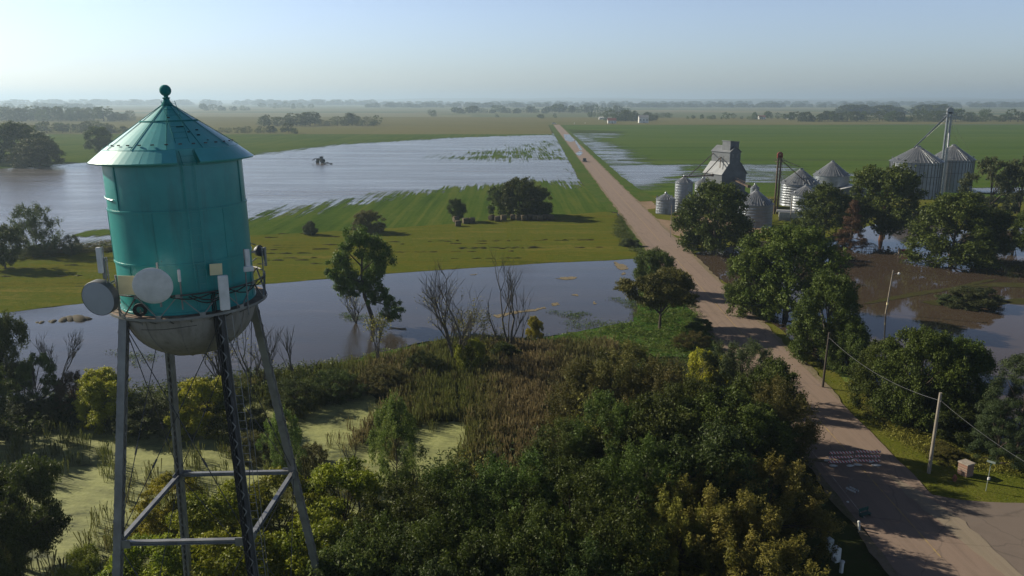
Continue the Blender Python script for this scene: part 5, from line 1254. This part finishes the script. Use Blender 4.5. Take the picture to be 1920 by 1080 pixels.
m = MB(); m.path([(-.6, 0, 29.8), at(1714, 277, 18.4) - P2], .26, 8); m.path([(.6, 0, 24.0), at(1777, 277, 18.0) - P2], .24, 8)
m.build('spout', M_binr, l2, True)
m = MB()
for dx, dy in ((10, -2), (-9, 12), (12, 10)): m.path([Vector((0, 0, 29)), Vector((dx, dy, 14))], .035, 4)
m.build('guy_wire', M_steel, l2, True)
# dryer, shed, posts and poles
def dryer():
    P = at(1478, 414); o = thing('grain_dryer', P, 'pale grain dryer on a frame between dark bins and the light tree', 'grain dryer', rz=R(-14))
    M1 = pmat('dryer_white', (.46, .47, .48), (.36, .37, .38), 2, .5); m = MB(); m.box((0, 0, 1.9), (5.6, 2.2, 1.5)); m.build('body', M1, o)
    m = MB()
    for i in range(9): m.box((-2.4 + i * .6, -1.12, .75), (.1, .06, .9))
    m.box((0, -1.12, 1.15), (5.6, .08, .1)); m.box((0, -1.12, .3), (5.6, .08, .1)); m.box((0, 1.0, .6), (5.4, .1, 1.1)); m.build('frame', M1, o)
    m = MB(); m.box((-.3, 0, 2.95), (6.4, .8, .5)); m.box((3.0, 0, 3.15), (.6, .9, .8)); m.build('hopper', M_white, o)
    m = MB(); m.lathe([(.8, -.3), (.95, 0), (.8, .3)], 20, (3.5, -.2, 1.4), M=Matrix.Rotation(R(90), 3, 'Y')); m.build('fan', M_binr, o)
    for x in (-2.5, 2.5): MB().box((x, 0, .15), (.3, 2.3, .3)).build('skid', M_steeld, o)
dryer()
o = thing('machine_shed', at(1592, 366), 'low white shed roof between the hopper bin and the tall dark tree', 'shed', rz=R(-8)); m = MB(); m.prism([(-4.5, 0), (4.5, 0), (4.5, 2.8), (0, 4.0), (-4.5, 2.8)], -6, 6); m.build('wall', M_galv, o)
m = MB(); m.prism([(-4.8, 2.75), (0, 4.03), (4.8, 2.75), (4.8, 2.9), (0, 4.18), (-4.8, 2.9)], -6.3, 6.3); m.build('roof', pmat('white_roof', (.6, .61, .62), (.5, .51, .52), 1, .5), o)
o = thing('feed_hopper', at(1436, 418), 'rusty feed hopper on legs left of the pale dryer', 'hopper'); m = MB(); m.lathe([(.9, 3.6), (.9, 2.2), (.2, 1.0)], 16); m.build('cone', M_brownm, o); m = MB()
for a in range(4): m.bar((.8 * math.cos(a * 1.57), .8 * math.sin(a * 1.57), 2.4), (.9 * math.cos(a * 1.57), .9 * math.sin(a * 1.57), 0), .1)
m.build('leg', M_brownm, o)

# ------------------------------------------------------------------ poles, wires, lamp
M_pole = pmat('pole_wood', (.30, .27, .225), (.20, .175, .145), 2.5, .85, bump=.4, stretch=(3, 3, .4))
M_poled = pmat('dark_pole_wood', (.075, .06, .05), (.045, .038, .03), 2.5, .9, stretch=(3, 3, .4))
def pole(px, py, h, label, mat, r=.15, lean=(0, 0), parts='cap'):
    P = at(px, py); o = thing('utility_pole', P, label, 'utility pole'); m = MB(); m.path([(lean[0] * t, lean[1] * t, h * t) for t in (-.03, .25, .5, .75, 1)], [r * 1.1, r, r * .93, r * .86, r * .8], 10); m.build('pole', mat, o, True)
    m = MB(); m.path([(lean[0] * .9 - .0, -r * .8, h * .9), (lean[0] * .9, -r * 1.6, h * .9)], .05, 6); m.lathe([(.05, 0), (.08, .05), (.05, .1), (.07, .14), (0, .16)], 10, (lean[0] * .9, -r * 1.6, h * .9)); m.build('insulator', M_steeld, o, True); return P + Vector((lean[0] * .9, -r * 1.6, h * .9 + .12))
w1 = pole(1741, 889, 8.3, 'nearest weathered utility pole on the lawn before the dark roadside trees', M_pole, .16, (.15, 0))
w2 = pole(1542, 729, 7.3, 'dark utility pole on the left part of the lawn by the light green trees', M_poled, .14, (.2, 0))
w0 = pole(1481, 424, 8.6, 'thin grey pole beside the grain dryer', M_pole, .12)
pole(1257, 446, 8.6, 'slim bare pole on the small grass island in the dirt drive', M_pole, .10)
pole(1393, 588, 2.6, 'short wooden post stub below the light green tree', M_pole, .13)
P3 = Vector((58.0, 55.0, 8.0))
def wire(a, b, sag, label):
    o = thing('power_line', a, label, 'wire'); m = MB(); m.path([(b - a) * (i / 24) - Vector((0, 0, sag * 4 * (i / 24) * (1 - i / 24))) for i in range(25)], .015, 5); m.build('wire', M_steel, o, True)
def on_ray(px, py, y): q = at(px, py); t = y / q.y; return Vector((q.x * t, y, CAMH + (0 - CAMH) * t))
wire(w2, w1, 1.0, 'sagging overhead wire between the dark pole and the nearest pole')
wire(w1, on_ray(1925, 868, 62.5), .25, 'overhead wire running from the nearest pole off the right edge')
P = at(1660, 590); o = thing('street_lamp', P, 'wooden lamp pole standing in the flooded yard with one lamp arm', 'street lamp'); m = MB(); m.path([(0, 0, -.5), (.25, 0, 3.8), (.5, 0, 7.6)], [.13, .12, .10], 8); m.build('pole', M_pole, o, True)
m = MB(); m.path([(.46, 0, 6.8), (.9, 0, 7.05), (1.45, 0, 7.15)], .04, 6); a_ = m.build('arm', M_steel, o, True); m = MB(); m.lathe([(.05, .2), (.16, .15), (.22, 0), (.2, -.12), (.0, -.2)], 14, (1.5, 0, 7.05)); m.build('lamp_head', M_white, a_, True)
MB().lathe([(.125, 1.7), (.145, 1.7), (.145, 2.1), (.125, 2.1)], 10, (.13, 0, 0)).build('meter_band', M_cream, o)

# ------------------------------------------------------------------ things by the crossing
M_redw = NT('red_white_stripes'); _s = M_redw.new('ShaderNodeSeparateXYZ'); M_redw.link(M_redw.pos(obj=True), _s.inputs[0])
_q = M_redw.math('FRACT', M_redw.math('MULTIPLY', M_redw.math('ADD', _s.outputs[0], M_redw.math('MULTIPLY', _s.outputs[2], 1.0)), 3.2)); _q = M_redw.math('GREATER_THAN', _q, .5)
M_redw = M_redw.set(.45, 0, .4, M_redw.mix(_q, (.60, .58, .57), (.42, .05, .045)))
M_bag = pmat('sandbag_white', (.62, .62, .60), (.48, .48, .46), 4, .85, bump=.3)
def barricade(px, py, rz, label):
    P = at(px, py); o = thing('road_barricade', P, label, 'barricade', 'road closed barricades', rz)
    for z in (.45, .93, 1.41): m = MB(); m.box((0, -.06, z), (2.42, .04, .21)); m.build('rail', M_redw, o)
    m = MB()
    for x in (-.85, .85): m.box((x, 0, .82), (.06, .06, 1.6)); m.box((x, 0, .04), (.07, 1.5, .07))
    m.build('frame', M_steel, o); return P
barricade(1575, 873, R(2), 'left striped road closed barricade across the road'); barricade(1625, 871, R(-2), 'right striped road closed barricade across the road')
def sandbag(px, py, rz, label, s=1.0):
    o = thing('sandbag', at(px, py) + Vector((0, 0, .25)), label, 'sandbag', 'sandbags on the barricade feet', rz); m = MB(); rr = random.Random(px)
    vs = []; m.lathe([(0, 0), (.13, .01), (.2, .06), (.2, .12), (.13, .17), (0, .18)], 14, M=Matrix.Diagonal((1.7 * s, .85 * s, 1))); q = m.build('bag', M_bag, o, True); m = MB(); m.box((.36 * s, 0, .1), (.14, .16, .05)); m.build('tied_end', M_bag, o)
for i, (x, y, rz, l) in enumerate(((1550, 869, .3, 'white sandbag at the left end of the left barricade'), (1561, 879, -.2, 'white sandbag in front of the left barricade, near its left foot'), (1590, 871, .6, 'white sandbag behind the right foot of the left barricade'), (1593, 879, .1, 'white sandbag in front of the left barricade, near its right foot'),
                                 (1607, 877, -.3, 'white sandbag in front of the right barricade, near its left foot'), (1602, 868, .2, 'white sandbag between the two barricades'), (1633, 871, .4, 'white sandbag behind the right foot of the right barricade'), (1641, 878, -.1, 'largest white sandbag, before the right end of the right barricade'))): sandbag(x, y, rz, l, 1.25 if 'largest' in l else 1)
o = thing('timber', at(1533, 867), 'pale broken timber lying at the left road edge by the barricades', 'timber', rz=R(-12)); MB().bar((-.9, 0, .3), (.9, .1, .33), .12, .1).build('plank', M_straw, o); MB().bar((-.5, -.3, .3), (.8, -.35, .28), .1, .06).build('splinter', M_straw, o)
# brick pillar, hydrant, sign
n = NT('rough_brick'); bt = n.new('ShaderNodeTexBrick'); bt.inputs['Scale'].default_value = 3.2; bt.inputs['Color1'].default_value = (.23, .10, .065, 1); bt.inputs['Color2'].default_value = (.15, .085, .06, 1); bt.inputs['Mortar'].default_value = (.30, .27, .23, 1); bt.inputs['Mortar Size'].default_value = .025
mp = n.new('ShaderNodeMapping'); mp.inputs['Rotation'].default_value = (R(90), 0, R(20)); n.link(n.new('ShaderNodeTexCoord').outputs['Object'], mp.inputs[0]); n.link(mp.outputs[0], bt.inputs['Vector']); n.bump(bt.outputs['Fac'], -.5, .02); M_brick = n.set(.85, 0, .3, bt.outputs['Color'])
o = thing('brick_pillar', at(1809, 892), 'squat brick pillar with a stone cap on the lawn', 'pillar', rz=R(24)); m = MB(); m.box((0, 0, .66), (.95, .95, 1.32)); m.build('shaft', M_brick, o); m = MB(); m.box((0, 0, 1.37), (1.06, 1.06, .12)); m.build('cap_stone', pmat('cap_stone', (.33, .29, .25), (.24, .21, .18), 3, .85), o)
o = thing('fire_hydrant', at(1789, 904), 'rusty red fire hydrant on the lawn left of the brick pillar', 'fire hydrant'); M_hyd = pmat('hydrant_red', (.26, .075, .045), (.16, .06, .04), 5, .6)
m = MB(); m.lathe([(.20, 0), (.20, .05), (.13, .07), (.13, .5), (.17, .52), (.17, .56), (.14, .66), (.06, .74), (.035, .8), (0, .8)], 18); m.build('barrel', M_hyd, o, True)
for a in (0, 1): m = MB(); m.path([((-1) ** a * .1, 0, .42), ((-1) ** a * .24, 0, .42)], .065, 10); m.build('nozzle', M_hyd, o, True)
MB().path([(0, -.1, .36), (0, -.25, .36)], .085, 12).build('nozzle', M_hyd, o, True)
o = thing('street_sign', at(1848, 923), 'thin street sign post with a green name blade on the lawn', 'sign', rz=R(10)); M_sp = pmat('sign_post', (.30, .34, .30), (.24, .27, .24), 3, .5, .4)
MB().path([(0, 0, 0), (.06, 0, 1.5), (.12, 0, 2.75)], .035, 8).build('post', M_sp, o, True); MB().box((.14, -.03, 2.78), (.75, .02, .2), R(35)).build('name_blade', pmat('sign_green', (.035, .12, .07), (.05, .14, .09), 2, .4), o); MB().box((.14, .02, 2.98), (.02, .7, .2), R(35)).build('name_blade', pmat('sign_grey', (.25, .3, .28), (.2, .25, .23), 2, .4), o); MB().box((.065, -.06, 1.4), (.2, .1, .24)).build('box', M_white, o)
# boxes and posts in the shade left of the road
o = thing('folded_barricade', at(1597, 928), 'small white folded barricade standing at the left road edge', 'barricade', rz=R(-58))
for y, t in ((-.22, .1), (.22, -.1)): m = MB(); m.box((0, y, .55), (1.0, .03, .17)); m.build('rail', M_white, o); m = MB(); [m.bar((x, y * 1.6, 0), (x, y * .3, .85), .04) for x in (-.42, .42)]; m.build('frame', M_steel, o)
def post(px, py, h, r, label, mat, lean=.0, cap=True, name='marker_post'):
    o = thing(name, at(px, py), label, 'post'); m = MB(); m.path([(0, 0, 0), (lean * h, 0, h)], [r, r], 12); m.build('post', mat, o, True)
    if cap: m = MB(); m.lathe([(r * 1.25, h - .1), (r * 1.25, h), (r * .6, h + .05), (0, h + .06)], 12, (lean * h, 0, 0)); m.build('cap', mat, o, True)
M_pvc = pmat('white_pipe', (.62, .64, .62), (.5, .52, .5), 2, .4); M_pvg = pmat('pale_grey_box', (.44, .48, .46), (.38, .41, .40), 2, .5)
post(1611, 998, 1.0, .09, 'white leaning pipe marker near the left road edge', M_pvc, -.12)
post(1577, 1073, .95, .15, 'short thick white capped pipe at the lower right of the wood', M_pvc)
post(1542, 1008, 1.2, .07, 'thin white marker post behind the utility boxes', M_pvc)
post(1553, 1000, 1.1, .07, 'thin dark marker post right of the thin white one', M_steeld)
post(1589, 946, .28, .09, 'tiny white valve stub at the left road edge', M_pvc)
def ubox(px, py, w, d, h, rz, label, mat, tilt=0, extra=False):
    o = thing('utility_box', at(px, py), label, 'utility box', rz=rz); m = MB(); m.prism([(-w / 2, 0), (w / 2, 0), (w / 2, h * .93), (w * .2, h), (-w / 2, h * .96)], -d / 2, d / 2); b = m.build('cabinet', mat, o); b.rotation_euler = (0, tilt, 0)
    bv = b.modifiers.new('bevel', 'BEVEL'); bv.width = .025; bv.segments = 2
    MB().box((0, -d / 2 - .012, h * .5), (w * .8, .02, h * .75)).build('door', mat, b)
    if extra: m = MB(); m.lathe([(0, 0), (.2, .01), (.22, .05), (.2, .14), (0, .16)], 20, (-w / 2 - .12, -.1, h * .55), M=Matrix.Rotation(R(90), 3, 'X')); m.build('meter', mat, o, True)
ubox(1555, 1033, .5, .45, 1.15, R(15), 'pale grey green utility box left of the white one in the shade', M_pvg, R(-3))
ubox(1567, 1052, .48, .5, 1.25, R(20), 'white utility box with a round meter in the shade by the road', M_pvc, 0, True)
o = thing('bench', at(1621, 972), 'small teal metal bench at the left road edge in shade', 'bench', rz=R(25)); M_tb = pmat('teal_bench_paint', (.01, .055, .05), (.012, .07, .06), 3, .5)
MB().box((0, 0, .46), (1.1, .4, .05)).build('seat', M_tb, o); MB().box((0, .19, .78), (1.1, .05, .3)).build('backrest', M_tb, o)
for x in (-.45, .45): m = MB(); m.box((x, 0, .22), (.06, .36, .44)); m.box((x, .19, .6), (.05, .05, .4)); m.build('leg', M_tb, o)
# posts by the dirt drive
M_gp = pmat('old_post', (.34, .29, .22), (.24, .2, .16), 3, .9)
for x, y, h, l in ((1289, 468, 1.1, 'short old wooden post, left of the group by the dirt drive'), (1296, 467, 1.9, 'taller old wooden post in the group by the dirt drive')): post(x, y, h, .16, l, M_gp, 0, False, 'wooden_post')
o = thing('guard_block', at(1302, 469), 'low concrete block right of the old wooden posts', 'block'); m = MB(); m.prism([(-.55, 0), (.55, 0), (.4, 1.3), (-.4, 1.3)], -.4, .4); m.build('block', pmat('old_concrete', (.3, .27, .22), (.2, .18, .15), 3, .9), o); MB().bar((-1.9, 0, .35), (-.5, 0, .35), .2, .2).build('rail', M_gp, o)
# playground pieces standing in the flood
o = thing('play_barrel', at(1697, 478), 'bright red ridged play tunnel half sunk in brown floodwater', 'play tunnel', rz=R(8)); M_pr = pmat('play_red', (.50, .025, .045), (.40, .02, .035), 2, .4)
m = MB(); pf = []
for i in range(9): x = -1.0 + i * .25; pf += [(.82, x), (.92, x + .06), (.92, x + .17), (.82, x + .23)]
m.lathe(pf, 22, (0, 0, .45), M=Matrix.Rotation(R(90), 3, 'Y')); m.build('tube', M_pr, o, True); m = MB()
for x in (-.9, .9): m.box((x, 0, .2), (.1, 1.5, .9))
m.build('support', M_steeld, o)
o = thing('stump', at(1686, 479), 'brown broken stump with roots left of the red play tunnel', 'stump'); m = MB(); m.path([(0, 0, -.2), (0, .1, .8), (-.15, 0, 1.5), (-.25, .1, 1.9)], [.45, .34, .3, .05], 8); m.path([(0, 0, .3), (-.9, -.2, .45), (-1.5, -.2, .1)], [.16, .1, .04], 6); m.path([(0, 0, .4), (.4, -.5, .3), (.5, -.7, -.1)], [.16, .1, .05], 6); m.build('trunk', M_gp, o, True)
o = thing('climbing_dome', at(1631, 471), 'dark steel climbing dome standing in the flooded yard', 'climbing frame'); m = MB()
for i in range(6):
    a = R(30 * i); m.path([(2.0 * math.cos(t) * math.cos(a), 2.0 * math.cos(t) * math.sin(a), 2.0 * math.sin(t)) for t in [R(180 * j / 14) for j in range(15)]], .045, 6, False)
for z in (.7, 1.35): rr_ = math.sqrt(4 - z * z); m.path([(rr_ * math.cos(R(15 * j)), rr_ * math.sin(R(15 * j)), z) for j in range(25)], .045, 6, False)
m.build('bars', M_steeld, o, True)
o = thing('bird_house', at(1655, 437), 'tiny pale hut between the dark trees in the flooded yard', 'hut'); m = MB(); m.prism([(-.5, 0), (.5, 0), (.5, 1.6), (0, 2.1), (-.5, 1.6)], -.5, .5); m.build('wall', M_cream, o); m = MB(); m.prism([(-.65, 1.5), (0, 2.12), (.65, 1.5), (.65, 1.6), (0, 2.25), (-.65, 1.6)], -.6, .6); m.build('roof', M_rust, o)

# ------------------------------------------------------------------ field things
M_hay = pmat('round_bale', (.125, .10, .06), (.075, .06, .038), 3.0, .95, bump=.8, bscale=10)
def bale_proto():
    o = thing('hay_bale', (0, 0, 0), 'dark round hay bale', 'hay bale', 'round hay bales in the field'); m = MB(); m.lathe([(.74, -.72), (.80, -.6), (.8, .6), (.74, .72)], 24, (0, 0, .76), M=Matrix.Rotation(R(90), 3, 'Y')); m.build('bale', M_hay, o, True)
    m = MB()
    for x in (-.73, .73): m.lathe([(.74, 0), (.4, .03 * (1 if x > 0 else -1)), (0, .04 * (1 if x > 0 else -1))], 20, (x, 0, .76), M=Matrix.Rotation(R(90), 3, 'Y'))
    m.build('end', M_hay, o, True); return o
pb = bale_proto()
BL = [(855, 417, 30, 'hay bale directly at the foot of the small dark tree'), (859, 425, 10, 'nearest hay bale, in front of the small dark tree'), (873, 420, 20, 'left hay bale of the touching pair beside the small dark tree'), (885, 419, 15, 'right hay bale of the touching pair beside the small dark tree'), (922, 414, 60, 'leftmost hay bale under the big tree clump'), (933, 416, 5, 'lit brown hay bale in front under the big tree clump'), (944, 414, 20, 'dark hay bale right of the lit brown one'),
      (684, 436, 10, 'hay bale in the shade under the rounded shrub tree, left one'), (694, 435, -10, 'hay bale in the shade under the rounded shrub tree, right one')]
ROW = [(x, 413 + (i % 3) * .8, 10 * (i % 4), 'shaded hay bale in the row under the right half of the tree clump') for i, x in enumerate((962, 972, 982, 992, 1002, 1012, 1022, 1032))]
for i, (x, y, a, l) in enumerate(BL + ROW):
    o = pb if i == 0 else copy_tree(pb); o.location = at(x, y) + Vector((0, 0, .12)); o.rotation_euler = (0, 0, R(a)); o['label'] = l
    if l.startswith('shaded hay bale in the row'): o['group'] = 'hay bales in the shaded row'
    o.scale = (1.1, 1.1, 1.1)
def tractor():
    o = thing('tractor', at(601, 305.5), 'dark tractor with a front loader stranded in the flooded field', 'tractor', rz=R(-8)); k = 1.35; o.scale = (k, k, k); MK = M_steeld
    m = MB(); m.box((-.7, 0, 1.35), (2.0, .9, .75)); m.box((.7, 0, 1.2), (1.2, 1.0, .8)); m.build('body', pmat('tractor_paint', (.03, .035, .03), (.05, .05, .045), 2, .5), o)
    m = MB(); m.box((.55, 0, 2.1), (1.2, 1.2, 1.1)); cb = m.build('cab', pmat('cab_pane', (.05, .06, .07), (.03, .04, .05), 2, .2), o); MB().box((.55, 0, 2.72), (1.45, 1.4, .12)).build('cab_roof', MK, cb)
    for x, y, r, w in ((1.0, .85, .85, .45), (1.0, -.85, .85, .45), (-1.3, .75, .55, .35), (-1.3, -.75, .55, .35)):
        m = MB(); m.lathe([(r * .4, -w / 2), (r * .9, -w / 2), (r, -w * .3), (r, w * .3), (r * .9, w / 2), (r * .4, w / 2)], 22, (x, y, r), M=Matrix.Rotation(R(90), 3, 'X')); wh = m.build('wheel', M_black, o, True); m = MB(); m.lathe([(0, -w * .3), (r * .45, -w * .3), (r * .45, w * .3), (0, w * .3)], 14, (x, y, r), M=Matrix.Rotation(R(90), 3, 'X')); m.build('rim', MK, wh)
    m = MB()
    for y in (-.5, .5): m.bar((.1, y, 1.7), (-1.9, y, 2.0), .14); m.bar((-1.9, y, 2.0), (-2.9, y, 1.35), .14)
    la = m.build('loader_arm', MK, o); MB().prism([(-3.7, .9), (-2.9, 1.2), (-2.85, 1.5), (-3.0, 1.5), (-3.1, 1.15), (-3.7, 1.0)], -.9, .9).build('bucket', MK, la); MB().path([(-.9, .2, 1.7), (-.9, .2, 2.4)], .05, 6).build('exhaust', MK, o)
tractor()
o = thing('farm_wagon', at(615, 308), 'low dark flat wagon in the flood right of the stranded tractor', 'wagon'); m = MB(); m.box((0, 0, .5), (5.2, 2.0, .22)); m.build('deck', M_steeld, o); m = MB(); m.box((-.5, 0, .85), (1.6, 1.3, .5)); m.build('load', M_steeld, o)
for x in (-1.8, 1.8):
    for y in (-.95, .95): m = MB(); m.lathe([(0, -.1), (.36, -.1), (.36, .1), (0, .1)], 14, (x, y, .3), M=Matrix.Rotation(R(90), 3, 'X')); m.build('wheel', M_black, o)
def vehicle(px, py, label, body, name, s=1.0, rz=0.0, pickup=False):
    o = thing(name, at(px, py) + Vector((0, 0, .26)), label, 'pickup' if pickup else 'car', rz=rz); o.scale = (s, s, s); mb = pmat(name + '_paint_' + str(px), body, tuple(x * .85 for x in body), 2, .35)
    m = MB(); m.prism([(-2.5, .35), (2.5, .35), (2.5, .95), (1.2, 1.02), (.9, 1.02), (-2.5, 1.0)], -.9, .9); m.build('body', mb, o)
    m = MB(); m.prism([(-.9, 1.0), (1.1, 1.0), (.6, 1.7), (-.7, 1.7)] if pickup else [(-2.3, 1.0), (1.1, 1.0), (.5, 1.65), (-1.9, 1.65)], -.78, .78); cb = m.build('cab', pmat('car_pane', (.03, .04, .05), (.02, .03, .04), 2, .15) if 'car_pane' not in bpy.data.materials else bpy.data.materials['car_pane'], o); MB().box((-.05 if pickup else -.7, 0, 1.72), (1.35 if pickup else 2.5, 1.5, .06)).build('roof', mb, cb)
    for x in (-1.55, 1.55):
        for y in (-.85, .85): m = MB(); m.lathe([(0, -.12), (.36, -.12), (.36, .12), (0, .12)], 16, (x, y, .36), M=Matrix.Rotation(R(90), 3, 'X')); m.build('wheel', M_black, o)
    for y in (-.6, .6): MB().box((2.5, y, .75), (.04, .3, .16)).build('headlight', M_white, o)
vehicle(1096, 304, 'dark pickup parked on the flooded stretch of the far road', (.05, .05, .055), 'pickup_truck', 1.15, R(-92), True)
vehicle(1039, 233, 'white car parked at the far end of the road', (.7, .7, .7), 'parked_car', 1.3, R(0))
post(1077, 233, 2.6, .35, 'small white marker beside the field at the far road end', M_pvc, 0, False)
post(1097, 232, 2.0, .3, 'tiny white marker farther right beside the field at the far road end', M_pvc, 0, False)
def house(px, py, w, d, h, rh, wall, roof, label, rz=0, name='farm_house'):
    o = thing(name, at(px, py), label, 'house' if 'house' in name else 'shed', rz=rz); m = MB(); m.prism([(-d / 2, 0), (d / 2, 0), (d / 2, h), (0, h + rh), (-d / 2, h)], -w / 2, w / 2, Matrix.Rotation(R(90), 3, 'Z')); m.build('wall', wall, o)
    m = MB(); m.prism([(-d / 2 - .5, h - .15), (0, h + rh + .05), (d / 2 + .5, h - .15), (d / 2 + .5, h + .1), (0, h + rh + .35), (-d / 2 - .5, h + .1)], -w / 2 - .4, w / 2 + .4, Matrix.Rotation(R(90), 3, 'Z')); m.build('roof', roof, o)
    for i in range(3):
        m = MB(); m.box((-w / 2 + w * (i + .5) / 3, -d / 2 - .02, h * .55), (w * .12, .08, h * .3)); m.build('window', bpy.data.materials['dusty_pane'], o)
    MB().box((w * .02, -d / 2 - .02, 1.0), (1.0, .1, 2.0)).build('door', bpy.data.materials['dark_door'], o)
M_wh = pmat('white_siding', (.66, .66, .64), (.58, .58, .57), .5, .6); M_rr = pmat('dull_red_roof', (.22, .075, .055), (.17, .06, .05), .5, .7); M_gr = pmat('grey_roof', (.25, .25, .26), (.2, .2, .21), .5, .7)
house(1206, 230.5, 15, 10, 8.5, 3.5, M_wh, M_gr, 'white farmhouse at the right end of the farm grove')
house(1147, 231.5, 13, 9, 4.5, 3.5, M_wh, M_rr, 'low house with dull red roof left of the farm grove')
house(1135, 224, 24, 8, 3.5, 1.0, M_wh, M_wh, 'long low white shed behind the red roofed house', 0, 'long_shed')
house(1428, 223.5, 12, 9, 4, 3, M_wh, M_rr, 'small pale house between trees above the elevator', 0)
house(1481, 223.5, 10, 8, 5, 2, M_wh, M_gr, 'small white shed in the tree row right of the pale house', 0, 'white_shed')
house(863, 203.5, 16, 12, 8, 3, M_wh, M_gr, 'tiny white house in the far hazy belt', 0)

# ------------------------------------------------------------------ the hazy air
hz = MB().box((0, 19700, 74.0), (47000, 40000, 152)).build('haze', None if False else [], None)
n = NT('haze_air'); n.n.remove(n.b); pv = n.new('ShaderNodeVolumePrincipled'); pv.inputs['Color'].default_value = (.62, .82, 1.0, 1); pv.inputs['Density'].default_value = .00017; pv.inputs['Anisotropy'].default_value = .35
n.link(pv.outputs[0], n.out.inputs['Volume']); hz.data.materials.append(n.m); tag(hz, 'pale haze lying over the plain', 'haze', None, 'stuff')
